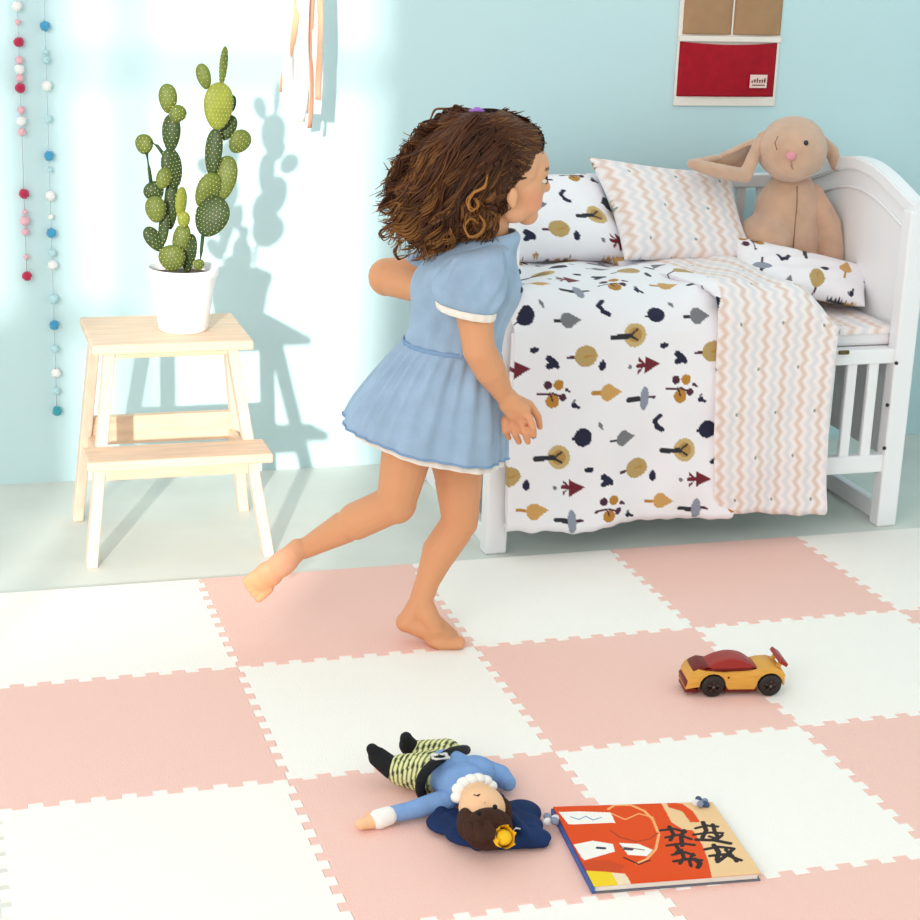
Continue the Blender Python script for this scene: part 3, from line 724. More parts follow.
CC[inpoly([(150, 325), (215, 300), (290, 300), (350, 320), (330, 345), (200, 338)])] = L_('#cf4712')
stroke([(288, 112), (310, 97), (370, 96), (420, 118), (452, 150), (474, 205), (462, 260), (430, 295), (392, 312)], 5, '#f7b070')
stroke([(300, 128), (350, 150), (400, 128), (452, 142)], 3, '#f7b070')
stroke([(296, 190), (330, 215), (390, 232), (440, 222), (470, 200)], 4, '#b93d12')
stroke([(150, 140), (180, 150), (205, 138), (232, 152), (262, 142)], 3, '#8fa6c8')
for c_ in ((262, 254), (362, 258)): stroke([(c_[0]-14, c_[1]), (c_[0]+12, c_[1]+2)], 7, '#3c3a4e')
stroke([(345, 290), (400, 315), (440, 300)], 4, '#5a1f14'); stroke([(330, 250), (420, 262)], 2.5, '#6a4a44')
for pl, w_k in (([(480, 190), (530, 184), (572, 196)], 7), ([(512, 176), (528, 204), (516, 226)], 8), ([(500, 216), (546, 206), (592, 222)], 7), ([(566, 190), (556, 214), (560, 246)], 9), ([(504, 246), (560, 238), (604, 244)], 7), ([(534, 240), (548, 262), (536, 274)], 7),
           ([(524, 280), (570, 270), (604, 282)], 7), ([(556, 262), (566, 290), (552, 312)], 8), ([(530, 304), (580, 296), (630, 300)], 8), ([(606, 296), (626, 312), (618, 326)], 10), ([(600, 276), (586, 300), (592, 322)], 7),
           ([(610, 182), (650, 172), (690, 176)], 7), ([(636, 160), (648, 190), (634, 216)], 9), ([(602, 206), (660, 198), (708, 200)], 7), ([(672, 168), (680, 196), (692, 214)], 8), ([(612, 224), (676, 226), (736, 238)], 9), ([(660, 212), (690, 222), (706, 208)], 7),
           ([(644, 260), (690, 250), (742, 256)], 8), ([(676, 244), (694, 270), (688, 298)], 10), ([(662, 284), (716, 278), (776, 300)], 8), ([(748, 258), (720, 284), (690, 306)], 9), ([(720, 262), (744, 284), (760, 304)], 8)):
    stroke(pl, w_k, '#2c211f')
gridmesh('front_cover', PB, CC, mat('cover_print', '#ffffff', .55, attr=True, spec=.2), bk, thick=.0022, flip=False)
def knot(px, py, cols, r):
    c = gz(px, py, MT+.018)
    for q, cc in enumerate(cols):
        bm = new(); a = q*2*PI/len(cols)+.4; d = Vector((math.cos(a), math.sin(a), 0))*r*.55
        ell(bm, c+d+Vector((0, 0, .002*(q % 2))), (r*.55, r*.38, r*.42), Matrix.Rotation(a, 3, 'Z'), 14)
        link('fabric_tie', bm, mat('tie_'+cc, {'g': '#8a93a8', 'w': '#e4e2e4', 'n': '#4a5878'}[cc], .9, bump=.8, bscale=250), bk)
knot(701, 803, 'gnwgn', .014); knot(551, 820, 'wgwg', .015)

# ------------------------------------------------------------------ rag doll
G = lambda x, y, z: gz(x, y, MT+z)
dl_o = G(450, 785, 0)
dl = empty('rag_doll', dl_o, 'rag doll in striped trousers and a blue cape lying on its back', 'doll')
denim_d = mat('doll_shirt', '#7fa3d6', .9, bump=.4, bscale=350, var=.12, vscale=40); navy = mat('doll_cape', '#17305f', .85, bump=.5, bscale=250, var=.3, vscale=25)
blk = mat('doll_black', '#15161a', .8, bump=.4, bscale=300); flesh = mat('doll_flesh', '#eebf96', .8, bump=.2, bscale=300)
def stripes(co):
    p = co @ np.array([.75, -.66, 0.1]); t = (p/.0090) % 1
    c = np.where((t < .42)[:, None], L_('#39402f'), L_('#dfe0a2')); return c
str_m = mat('doll_stripes', '#ffffff', .85, attr=True, bump=.3, bscale=300)
organic('trousers', [('c', G(428, 773, .036), G(402, 770, .032), .036, .027), ('c', G(446, 756, .034), G(417, 753, .034), .03, .022), ('e', G(434, 768, .036), (.035, .035, .03))], str_m, dl, .004, 3, stripes)
organic('boot', [('c', G(392, 768, .034), G(378, 757, .048), .019, .017), ('c', G(378, 757, .048), G(372, 749, .064), .016, .010)], blk, dl, .003, 3)
organic('boot', [('c', G(414, 752, .034), G(408, 745, .050), .017, .016), ('c', G(408, 745, .050), G(406, 738, .066), .015, .011)], blk, dl, .003, 3)
organic('shirt', [('e', G(448, 772, .038), (.046, .05, .034)), ('e', G(462, 784, .040), (.044, .044, .032)), ('e', G(474, 772, .034), (.038, .036, .026))], denim_d, dl, .004, 4)
organic('sleeve', [('c', G(446, 800, .026), G(412, 810, .020), .019, .015), ('c', G(412, 810, .020), G(388, 815, .017), .015, .013)], denim_d, dl, .003, 3)
organic('sleeve', [('c', G(484, 772, .030), G(500, 776, .024), .022, .019), ('c', G(500, 776, .024), G(508, 783, .020), .019, .014)], denim_d, dl, .003, 3)
organic('cuff', [('c', G(388, 816, .017), G(379, 819, .015), .0155, .0165)], mat('doll_white', '#f2efea', .9), dl, .0025, 2)
organic('hand', [('c', G(379, 820, .014), G(366, 823, .012), .0125, .0105), ('c', G(374, 817, .016), G(368, 814, .014), .006, .005), ('e', G(362, 824, .012), (.012, .010, .009))], flesh, dl, .0022, 2)
# belt: follows the waist
bp = [G(423, 797, .012), G(420, 787, .04), G(424, 774, .066), G(436, 762, .073), G(450, 753, .066), G(462, 750, .045), G(466, 750, .02)]
def spl(p, n=24):
    out = []
    for i in range(n):
        t = i/(n-1)*(len(p)-1); k_ = min(int(t), len(p)-2); f = t-k_
        a = p[max(k_-1, 0)]; b = p[k_]; c = p[k_+1]; d = p[min(k_+2, len(p)-1)]
        out.append(.5*((2*b)+(c-a)*f+(2*a-5*b+4*c-d)*f*f+(3*b-a-3*c+d)*f**3))
    return out
bm = new(); tube(bm, spl(bp), .0085, 10); blt = link('belt', bm, blk, dl)
bm = new(); c = G(440, 757, .080)
for a_, b_ in (((-.012, -.007), (.012, -.007)), ((.012, -.007), (.012, .008)), ((.012, .008), (-.012, .008)), ((-.012, .008), (-.012, -.007))):
    tube(bm, [c+Vector((a_[0], a_[1], 0)), c+Vector((b_[0], b_[1], 0))], .0032, 8)
link('buckle', bm, mat('doll_white', '#f2efea', .9), blt)
# cape
cp = [('e', G(522, 812, .014), (.032, .034, .015)), ('e', G(455, 822, .012), (.048, .040, .012)), ('e', G(478, 832, .014), (.055, .040, .014)), ('e', G(510, 826, .014), (.055, .045, .016)), ('e', G(532, 838, .012), (.032, .024, .013)),
      ('c', G(498, 800, .02), G(540, 836, .014), .013, .011), ('c', G(440, 812, .016), G(478, 843, .014), .012, .013), ('c', G(480, 843, .013), G(544, 842, .012), .012, .009), ('c', G(505, 815, .03), G(530, 838, .02), .012, .010)]
organic('cape', cp, navy, dl, .003, 3)
# collar with scallops
bm = new()
for x, y, z in ((458, 797, .062), (459, 789, .072), (464, 783, .076), (471, 780, .078), (478, 779, .076), (485, 781, .07), (490, 786, .062)): ell(bm, G(x, y, z-.008), (.012, .012, .009))
link('collar', bm, mat('doll_white', '#f2efea', .9), dl)
hdd = organic('head', [('e', G(482, 808, .056), (.037, .040, .035)), ('e', G(478, 799, .058), (.029, .026, .027))], flesh, dl, .003, 3)
hair_d = mat('doll_hair', '#3f2418', .9, bump=.8, bscale=200)
organic('hair', [('e', G(488, 829, .044), (.040, .030, .034)), ('e', G(466, 824, .044), (.014, .024, .026)), ('e', G(503, 814, .040), (.014, .024, .028)),
   ('c', G(467, 824, .070), G(474, 834, .062), .007, .010), ('c', G(477, 826, .080), G(482, 836, .066), .006, .010), ('c', G(488, 824, .082), G(491, 834, .066), .006, .010), ('c', G(498, 817, .074), G(500, 828, .06), .007, .01)], hair_d, hdd, .0025, 2)
for x, y in ((479, 814), (495, 808)):
    bm = new(); ell(bm, G(x, y-1, .0885), (.0038, .0045, .004)); link('eye', bm, blk, hdd)
bm = new(); tube(bm, [G(474, 795, .085), G(478, 795.5, .087), G(482, 794, .086)], .0016, 6); link('mouth', bm, mat('doll_mouth', '#5a2a22', .8), hdd)
bm = new(); ell(bm, G(484, 802, .091), (.003, .003, .003)); link('nose', bm, flesh, hdd)
# crown
cc_ = G(500, 838, .055); bm = new(); n = 24; d1 = Vector((.35, -.75, .5)).normalized(); s_, t_ = frame(d1); r0 = []; r1 = []; 
for q in range(n):
    a = 2*PI*q/n; e = s_*math.cos(a)+t_*math.sin(a)
    r0.append(bm.verts.new(cc_+e*.014)); r1.append(bm.verts.new(cc_+e*.018+d1*(.020 if q % 4 == 0 else .013)))
for q in range(n): bm.faces.new([r0[q], r0[(q+1) % n], r1[(q+1) % n], r1[q]])
bm.faces.new(r0); r_ = bmesh.ops.extrude_face_region
ell(bm, cc_+d1*.006, (.0145, .0145, .012)); link('crown', bm, mat('doll_gold', '#f2bd1c', .7, bump=.3, bscale=300), hdd)
bm = new(); tube(bm, [G(512, 832, .03), G(516, 828, .034), G(520, 829, .03)], .0014, 6); link('cape_cord', bm, mat('doll_white', '#f2efea', .9), dl)
# ------------------------------------------------------------------ running girl
FH = Vector((_fw.x, _fw.y, 0)).normalized(); RH = Vector((FH.y, -FH.x, 0)); ZU = Vector((0, 0, 1))
FT = gz(436, 642, MT)
def P(px, py, dd=0):
    d = ray(px, py); o = FT+FH*dd; return CAM + d*((o-CAM).dot(FH)/d.dot(FH))
gl = empty('person', (FT.x-.02, FT.y, MT), 'barefoot child with long curly brown hair in a light denim dress, running past the cot', 'person')
skin = mat('skin', '#ffffff', .5, attr=True, spec=.35, bump=.05, bscale=300)
Kp = 1/520
th = math.radians(22)
Hf = (RH*math.cos(th)+FH*math.sin(th)).normalized(); Hs = (RH*math.sin(th)-FH*math.cos(th)).normalized()
tl_ = math.radians(4); Hu = (ZU*math.cos(tl_)+Hf*math.sin(tl_)).normalized(); Hf = (Hf*math.cos(tl_)-ZU*math.sin(tl_)).normalized()
HR = Matrix((Hf, Hs, Hu)).transposed()
H0 = P(497, 165, 0)
def HP(f, s, u): return H0 + Hf*f + Hs*s + Hu*u
SH = P(470, 262, -.085); SHF = P(440, 262, .085)
pr = []
def cap(a, b, r0, r1): pr.append(('c', a, b, r0, r1))
def el(c, r, R=None): pr.append(('e', c, r, R))
# head
el(HP(0, 0, .012), (.088, .074, .084), HR); el(HP(.040, 0, -.040), (.056, .056, .062), HR); el(HP(.060, 0, .000), (.040, .050, .045), HR)
el(HP(.070, 0, -.088), (.022, .024, .020), HR); el(HP(.052, .026, -.058), (.034, .026, .032), HR); el(HP(.052, -.026, -.058), (.034, .026, .032), HR)
el(HP(.030, .030, -.075), (.03, .022, .026), HR); el(HP(.030, -.030, -.075), (.03, .022, .026), HR)
cap(HP(.088, 0, -.008), HP(.103, 0, -.036), .0065, .0095); el(HP(.094, .008, -.040), (.008, .007, .006), HR); el(HP(.094, -.008, -.040), (.008, .007, .006), HR)
el(HP(.086, 0, -.058), (.011, .018, .0075), HR); el(HP(.083, 0, -.068), (.010, .015, .0075), HR)
el(HP(.006, .070, -.046), (.011, .008, .017), HR); el(HP(.009, .070, -.060), (.007, .006, .008), HR); el(HP(.004, -.073, -.045), (.013, .008, .020), HR)
cap(P(486, 240, 0), HP(-.005, 0, -.06), .040, .038)
# torso
cap(P(478, 262, 0), P(460, 320, 0), .066, .070); el(P(470, 275, 0), (.085, .085, .075)); cap(P(455, 335, 0), P(438, 400, 0), .068, .086)
cap(P(474, 268, -.060), P(444, 266, .06), .030, .030)
# near arm
EL = P(479, 350, -.115); WR = P(503, 393, -.075)
cap(P(473, 276, -.085), EL, .026, .030); cap(P(472, 296, -.098), EL, .036, .030); cap(EL, P(490, 370, -.10), .031, .030); cap(P(490, 370, -.10), WR, .030, .0195)
# far arm, elbow bent behind
ELF = P(387, 277, .09); cap(P(440, 270, .07), ELF, .030, .037); cap(ELF, P(425, 290, .03), .036, .027); cap(P(425, 292, .03), P(452, 300, .095), .026, .022)
# legs: raised near leg
HN = P(415, 415, -.035); KN = P(396, 503, -.05); AN = P(304, 549, .0)
cap(HN, KN, .058, .038); el(KN, (.040, .040, .041)); CF = P(356, 521, -.03); cap(KN, CF, .037, .037); cap(CF, AN, .036, .020)
# raised foot: sole turned to the viewer
HL = P(300, 546, -.02); 
cap(AN, P(298, 549, -.01), .020, .021); el(P(294, 553, -.015), (.022, .021, .022))
BALL = P(263, 582, -.01); sol = (BALL-P(295, 553, -.015)).normalized()
wdir = (RH*-.60+ZU*.74-FH*.25).normalized(); wdir = (wdir-sol*wdir.dot(sol)).normalized(); nrm = sol.cross(wdir).normalized(); FR_ = Matrix((sol, wdir, nrm)).transposed()
el(P(283, 563, -.014), (.046, .027, .019), FR_); el(P(269, 574, -.012), (.030, .029, .017), FR_); el(P(262, 580, -.010), (.024, .029, .014), FR_)
for q, (off, ln, r) in enumerate(((-.024, .030, .0095), (-.010, .030, .0075), (.002, .027, .0072), (.013, .023, .0068), (.023, .018, .0065))):
    a = P(260, 582, -.010)+wdir*off; cap(a, a+sol*ln*.95, r*1.05, r)
# standing leg
HF_ = P(452, 420, .055); KF = P(460, 522, .035); AF = P(421, 600, .01)
cap(HF_, P(458, 470, .05), .064, .050); cap(P(458, 470, .05), KF, .050, .036); CL = P(440, 551, .03); cap(KF, CL, .036, .036); cap(CL, P(428, 580, .02), .035, .025); cap(P(428, 580, .02), AF, .025, .023)
HE = P(407, 622, .005); el(HE, (.023, .023, .021)); cap(AF, HE, .022, .020)
TO = gz(452, 636, MT+.010); BL_ = gz(440, 638, MT+.014)
fd = (TO-HE); fd.z = 0; fd.normalize(); fs = Vector((fd.y, -fd.x, 0))
cap(AF, P(430, 618, .0), .022, .020); cap(HE, BL_, .020, .017); cap(P(428, 616, .0), BL_, .022, .017)
el(BL_, (.032, .030, .020)); el(BL_+fs*.012, (.026, .022, .016)); el(BL_-fs*.014, (.028, .022, .016)); cap(P(425, 614, .0), TO, .018, .014)
for off, ln, r in ((-.021, .046, .0135), (-.005, .044, .0108), (.008, .039, .0103), (.019, .032, .0098), (.028, .024, .0092)):
    a = BL_-fs*off*1.0; a = Vector((a.x, a.y, MT+.011)); e = a+fd*ln*.8; e.z = MT+r; cap(a, e, r, r)
# near hand
PM = P(516, 407, -.065); cap(WR, PM, .0190, .020); wd = (P(531, 417, -.075)-P(504, 424, -.055)).normalized()
el(P(509, 403, -.070), (.021, .014, .021)); el(P(517, 411, -.066), (.025, .014, .022)); el(P(522, 410, -.068), (.018, .013, .018))
fing = [((504, 421), (505, 431), (509, 438), .0066), ((512, 424), (515, 434), (519, 442), .0072), ((521, 422), (525, 433), (528, 442), .0074), ((529, 417), (533, 427), (534, 435), .0070)]
for q, (a, b, c, r) in enumerate(fing):
    dd = -.058-.006*q; cap(P(516, 408, -.066), P(*a, dd), .010, r*1.1); cap(P(*a, dd), P(*b, dd-.010), r*1.08, r); cap(P(*b, dd-.010), P(*c, dd+.002), r, r*.85)
el(P(521, 417, -.062), (.020, .012, .012)); el(P(527, 422, -.064), (.009, .009, .009)); cap(P(517, 400, -.06), P(530, 405, -.045), .011, .0085); cap(P(530, 405, -.045), P(538, 417, -.045), .0082, .0075); cap(P(538, 417, -.045), P(540, 427, -.048), .0074, .0062)
_hf, _hs, _hu, _h0 = map(np.array, (Hf, Hs, Hu, H0))
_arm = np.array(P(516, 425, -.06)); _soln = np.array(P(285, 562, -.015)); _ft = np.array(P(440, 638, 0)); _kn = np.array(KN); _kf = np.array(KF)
def skincol(co):
    c = np.ones((len(co), 3))*L_('#da9a70'); q = co-_h0; f, s, u = q@_hf, q@_hs, q@_hu
    def blend(w, col): c[:] = c*(1-w[:, None])+L_(col)*w[:, None]
    head = np.clip((u+.13)/.03, 0, 1)*(np.linalg.norm(q, axis=1) < .15)
    blend(head*.6, '#e6ab84')
    blend(np.exp(-(((f-.06)/.03)**2+((np.abs(s)-.045)/.02)**2+((u+.055)/.02)**2))*.5, '#dd7f66')
    lip = (((f-.09)/.012)**2+(s/.018)**2+((u+.063)/.0095)**2) < 1; c[lip] = L_('#b95a50')
    for s0 in (1, -1):
        br = ((s-s0*.030)/.017)**2+((u-.002-.0)/.0030)**2 < 1; c[br & (f > .05)] = L_('#6b4228')
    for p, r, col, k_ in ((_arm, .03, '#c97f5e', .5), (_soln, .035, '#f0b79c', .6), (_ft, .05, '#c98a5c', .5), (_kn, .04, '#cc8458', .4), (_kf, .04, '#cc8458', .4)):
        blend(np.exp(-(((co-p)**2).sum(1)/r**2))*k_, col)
    return c
body = organic('body', pr, skin, gl, .0030, 3, skincol)
# eyes, lashes
for s0 in (1, -1):
    bm = new(); c = HP(.0805, s0*.031, -.020); ell(bm, c, (.009, .011, .0058), HR, 20); eb = link('eye', bm, mat('eye_white', '#d8c9c0', .3), gl)
    bm = new(); ell(bm, HP(.0875, s0*.0325, -.020), (.0028, .0062, .0062), HR, 16); link('iris', bm, mat('eye_iris', '#2e1a12', .15, spec=.6), eb)
    bm = new(); tube(bm, [HP(.0885-.004*abs(a), s0*.031+a*.008, -.0125-.004*a*a) for a in np.linspace(-1, 1, 9)], .0020, 6); link('eyelashes', bm, mat('lash', '#2a1812', .6), eb)

# ---------------- dress
denim = mat('denim_light', '#9cb4cf', .85, bump=.3, bscale=420, var=.16, vscale=18, sheen=.15)
lace = mat('lace_trim', '#f3e6dc', .85, bump=.3, bscale=300)
def rings(name, R_, m, n=96, sub=10, pleat=None, thick=.0025, parent=gl, ph0=0):
    """R_: list of (px,py,dd,halfwidth_px,depth_m,tilt_px) rings -> closed loft"""
    R_ = [np.array(r, float) for r in R_]; Q = []
    for i in range(len(R_)-1):
        a, b, c, d = R_[max(i-1, 0)], R_[i], R_[i+1], R_[min(i+2, len(R_)-1)]
        for j in range(sub if i < len(R_)-2 else sub+1):
            f = j/sub; Q.append(.5*((2*b)+(c-a)*f+(2*a-5*b+4*c-d)*f*f+(3*b-a-3*c+d)*f**3))
    A = np.zeros((n, len(Q), 3))
    for j, (px, py, dd, hw, dep, tlt) in enumerate(Q):
        c = P(px, py, dd); l = P(px-hw, py-tlt/2, dd); r = P(px+hw, py+tlt/2, dd); ax_ = (r-l)/2; v = j/(len(Q)-1)
        for i in range(n):
            ph = 2*PI*i/n+ph0; k_ = 1+(pleat(ph, v) if pleat else 0)
            A[i, j] = c + ax_*math.cos(ph)*k_ - FH*dep*math.sin(ph)*k_
    return gridmesh(name, A, None, m, parent, thick=thick, closed_u=True, flip=False)
bod = rings('bodice', [(489, 233, 0, 27, .050, -6), (485, 239, 0, 35, .064, -5), (474, 252, 0, 43, .090, -2), (468, 268, 0, 51, .104, 0), (466, 292, 0, 54, .100, 0), (459, 322, 0, 48, .092, 6), (452, 347, 0, 49, .090, 10)], denim, 120, 8,
    lambda ph, v: .04*math.sin(4*ph+11*v)*math.sin(PI*v)+.022*math.sin(9*ph-15*v)*math.sin(PI*v)+.022*math.sin(17*ph+3*v)*v*v)
def sk_pleat(ph, v):
    g = min(1, v*3); return (.040*g*(1-.6*v)*math.sin(25*ph+1.57+2.2*math.sin(3*ph)+.8*math.sin(5*ph)) + .028*v*math.sin(7*ph+1.1+v) + .014*v*math.sin(11*ph+2))
rings('skirt', [(452, 343, 0, 47, .088, 10), (450, 350, 0, 51, .093, 11), (444, 366, 0, 58, .104, 15), (435, 395, 0, 69, .120, 26), (428, 420, 0, 77, .133, 36), (424, 438, 0, 81, .140, 40)], denim, 300, 10, sk_pleat)
rings('waist_seam', [(452.5, 342, 0, 49.5, .0915, 10), (452, 346, 0, 50, .092, 10)], mat('denim_seam', '#7f9cc0', .85), 96, 3)
rings('petticoat', [(430, 425, 0, 66, .118, 36), (427, 441, .0, 74, .127, 38), (427, 446, 0, 75, .129, 38)], lace, 260, 6, lambda ph, v: .012*math.sin(24*ph)+.028*math.sin(7*ph+2.1))
hemr = rings('hem_seam', [(424, 436.5, 0, 81.6, .141, 40), (424, 438.6, 0, 82, .1415, 40)], mat('denim_seam', '#7f9cc0', .85), 300, 3, lambda ph, v: sk_pleat(ph, 1))
sl_p = lambda ph, v: .09*math.sin(5*ph+7*v)*math.sin(PI*v)+.055*math.sin(9*ph-10*v)*math.sin(PI*v)+.02*math.sin(15*ph)*(v)
rings('sleeve', [(484, 243, -.040, 4, .006, -6), (482, 247, -.055, 18, .026, -6), (479, 256, -.078, 29, .038, -4), (474, 276, -.093, 35, .049, 2), (469, 296, -.102, 34, .050, 8), (466, 309, -.106, 28, .043, 12)], denim, 90, 8, sl_p)
rings('cuff', [(466, 307, -.107, 29.5, .0455, 12), (466, 312, -.108, 28.5, .044, 12), (466, 315, -.109, 27, .041, 12)], lace, 90, 4, lambda ph, v: .03+.02*math.sin(15*ph))
rings('far_sleeve', [(444, 242, .060, 6, .01, 0), (432, 256, .085, 26, .036, 0), (420, 268, .09, 26, .040, 0), (410, 274, .09, 22, .036, 0)], denim, 60, 6)
# button placket seen at the front edge
for (x, y) in ((519, 272), (521, 290)):
    bm = new(); ell(bm, P(x, y, -.01), (.004, .005, .006)); link('button', bm, mat('button_dark', '#39405a', .4), bod)

# ---------------- hair
hair_m = mat('hair_brown', '#ffffff', .5, attr=True, spec=.22)
core = [('e', HP(-.018, 0, .022), (.0955, .080, .080), HR), ('e', HP(.028, 0, .046), (.058, .062, .042), HR), ('e', HP(-.030, 0, -.020), (.070, .074, .065), HR)]
for (x, y, dd, rx, ry, rd) in [(450, 168, -.005, 40, 38, .070), (428, 200, -.01, 35, 34, .058), (432, 226, -.02, 32, 24, .046), (466, 200, -.02, 32, 34, .066), (484, 214, -.035, 13, 18, .034), (406, 196, 0, 14, 24, .034), (455, 128, 0, 18, 16, .03)]:
    core.append(('e', P(x, y, dd), (rx*Kp, rd, ry*Kp), Matrix((RH, FH, ZU)).transposed()))
dkh = lin('#24150c')
def corecol(co): return np.ones((len(co), 3))*np.array(dkh)*(.85+.3*np.random.rand(len(co), 1))
hco = organic('hair', core, mat('hair_under', '#ffffff', .95, attr=True, spec=.02), gl, .006, 3, corecol)
rnd = random.Random(11)
from mathutils.bvhtree import BVHTree
_ov = wloc(hco); _bv = BVHTree.FromPolygons([v.co+_ov for v in hco.data.vertices], [tuple(p.vertices) for p in hco.data.polygons])
def front(px, py):
    d = ray(px, py).normalized(); h = _bv.ray_cast(CAM, d)
    if h[0] is None: return None
    return (h[0]-FT).dot(FH)
hv, hf, hc = [], [], []
def strand(pts, r, col, col2, seg=5):
    base = len(hv); n = len(pts); s0 = None
    for i, p in enumerate(pts):
        d = (pts[min(i+1, n-1)]-pts[max(i-1, 0)])
        d = d.normalized() if d.length > 1e-9 else Vector((0, 0, 1))
        if s0 is None: s, t = frame(d)
        else:
            s = s0-d*s0.dot(d); s = s.normalized() if s.length > 1e-6 else frame(d)[0]; t = d.cross(s)
        s0 = s; q = i/(n-1); rr = r*(.55+.45*min(1, q*6))*(1-.75*max(0, q-.55)/.45)
        cc = [col[k]*(1-q)+col2[k]*q for k in range(3)]
        for k in range(seg): hv.append(p+(s*math.cos(2*PI*k/seg)+t*math.sin(2*PI*k/seg))*rr); hc.append(cc)
    for i in range(n-1):
        for k in range(seg):
            a = base+i*seg+k; b = base+i*seg+(k+1) % seg; hf.append((a, b, b+seg, a+seg))
def hcol(l):
    a = Vector(lin('#1c100a')); b = Vector(lin('#522c16')); c = Vector(lin('#b0763c'))
    return (a.lerp(b, l*2) if l < .5 else b.lerp(c, l*2-1))
ENDS = [(412, 138), (398, 150), (390, 168), (384, 186), (380, 200), (384, 216), (383, 232), (392, 242), (402, 250), (414, 256), (426, 258), (438, 254), (448, 246), (458, 240), (470, 236), (482, 234), (492, 226), (498, 215), (504, 205)]
HLINE = [(500, 110), (524, 117), (539, 130), (543, 146), (538, 158), (530, 169), (521, 180), (513, 188)]
CROWN = [(456, 118), (480, 122), (500, 132), (514, 150), (518, 172)]
def along(L, t):
    t = max(0, min(.9999, t))*(len(L)-1); k = int(t); f = t-k; return (L[k][0]*(1-f)+L[k+1][0]*f, L[k][1]*(1-f)+L[k+1][1]*f)
def wave(st, en, bend, amp, turns, layer, r, l0, l1, n=34, off=0.0, a0=.25):
    (x0, y0), (x1, y1) = st, en; ph = rnd.uniform(0, 2*PI); dx, dy = x1-x0, y1-y0; L = math.hypot(dx, dy)+1e-6; nx, ny = -dy/L, dx/L; pts = []; last = None
    for i in range(n):
        t = i/(n-1); a = amp*(a0+(1-a0)*t)
        o = bend*math.sin(PI*t) + a*math.sin(turns*2*PI*t+ph); c = .5*a*math.cos(turns*2*PI*t+ph)
        x = x0+dx*t+nx*o+c*dx/L; y = y0+dy*t+ny*o+c*dy/L
        z = front(x, y)
        if z is None: z = (last+.004 if last is not None else -.01) if last is None or last < 0 else last
        if last is not None: z = last+max(-.010, min(.010, z-last))
        last = z; pts.append(P(x, y, z-layer+off-.5*a*Kp*(1+math.cos(turns*2*PI*t+ph))))
    strand(pts, r, hcol(l0), hcol(l1))
TIE = (477, 113)
for q in range(330):     # crown and side of the head, flowing back over the mass
    t = rnd.random(); st = along(CROWN, t+rnd.gauss(0, .05)); st = (st[0]+rnd.gauss(0, 6), st[1]+rnd.gauss(0, 5))
    e = along(ENDS, t*1.0+rnd.gauss(0, .07)); j = rnd.uniform(.45, 1.03)
    en = (st[0]+(e[0]-st[0])*j+rnd.gauss(0, 3), st[1]+(e[1]-st[1])*j+rnd.gauss(0, 3))
    wave(st, en, rnd.uniform(-2, 10), rnd.uniform(1.5, 5), rnd.uniform(1.2, 3.0), rnd.uniform(0, .007), rnd.uniform(.0017, .0028), max(0, rnd.gauss(.22, .12)), min(.9, max(.1, rnd.gauss(.42, .2))))
def lock(st, e, amp, turns, l0, l1, ns=9, layer=.004, n=46, bend=0):
    ph = rnd.uniform(0, 2*PI); dx, dy = e[0]-st[0], e[1]-st[1]; L = math.hypot(dx, dy); nx, ny = -dy/L, dx/L; sg = rnd.choice((-1, 1))
    for s_ in range(ns):
        ox, oy, oz = rnd.gauss(0, 1.5), rnd.gauss(0, 1.5), rnd.gauss(0, .0018); dph = rnd.gauss(0, .25); j = rnd.uniform(.86, 1.02); pts = []; last = None; lo = rnd.uniform(-.12, .12)
        for i in range(n):
            t = i/(n-1)*j; a = amp*(.15+.85*min(1, max(0, (t-.15)/.55)))*(1-.25*t); w = turns*2*PI*t**1.25+ph+dph
            fan = .5+.9*t
            x = st[0]+dx*t+nx*(bend*math.sin(PI*t)+a*math.sin(w))+ox*fan+.55*a*math.cos(w)*dx/L; y = st[1]+dy*t+ny*(bend*math.sin(PI*t)+a*math.sin(w))+oy*fan+.55*a*math.cos(w)*dy/L
            z = front(x, y)
            if z is None: z = last if last is not None else -.01
            if last is not None: z = last+max(-.008, min(.008, z-last))
            last = z; pts.append(P(x, y, z-layer+oz-sg*.8*a*Kp*math.cos(w)-.5*a*Kp))
        strand(pts, rnd.uniform(.0014, .0021), hcol(max(0, min(1, l0+lo))), hcol(max(0, min(1, l1+lo))))
for q in range(78):      # wavy locks ending in ringlets
    t = (q+.5)/78; st = along(CROWN, t+rnd.gauss(0, .04)); k_ = rnd.uniform(0, .45); e = along(ENDS, t+rnd.gauss(0, .04))
    st = (st[0]+(e[0]-st[0])*k_+rnd.gauss(0, 4), st[1]+(e[1]-st[1])*k_+rnd.gauss(0, 4)); j = rnd.uniform(.75, 1.06)
    lock(st, (st[0]+(e[0]-st[0])*j, st[1]+(e[1]-st[1])*j), rnd.uniform(2.5, 5.5), rnd.uniform(1.6, 3), rnd.uniform(.05, .35), rnd.uniform(.3, .8), layer=rnd.uniform(.003, .012), bend=rnd.uniform(-3, 9))
for q in range(26):      # ringlets round the lower edge
    t = .25+.72*(q+.5)/26; e = along(ENDS, t); c_ = (448+30*t, 195); k_ = rnd.uniform(.45, .6)
    st = (c_[0]+(e[0]-c_[0])*(1-k_), c_[1]+(e[1]-c_[1])*(1-k_)); e = (e[0]+rnd.gauss(0, 3), e[1]+rnd.gauss(2, 3))
    lock(st, e, rnd.uniform(3.5, 6), rnd.uniform(1.2, 2), rnd.uniform(.1, .4), rnd.uniform(.4, .95), layer=rnd.uniform(.006, .016), ns=7)
for q in range(10):
    st = (rnd.uniform(468, 496), rnd.uniform(196, 212)); lock(st, (st[0]+rnd.uniform(-8, 2), rnd.uniform(236, 246)), rnd.uniform(2.5, 4), 1.6, .2, rnd.uniform(.4, .8), layer=.010, ns=7)
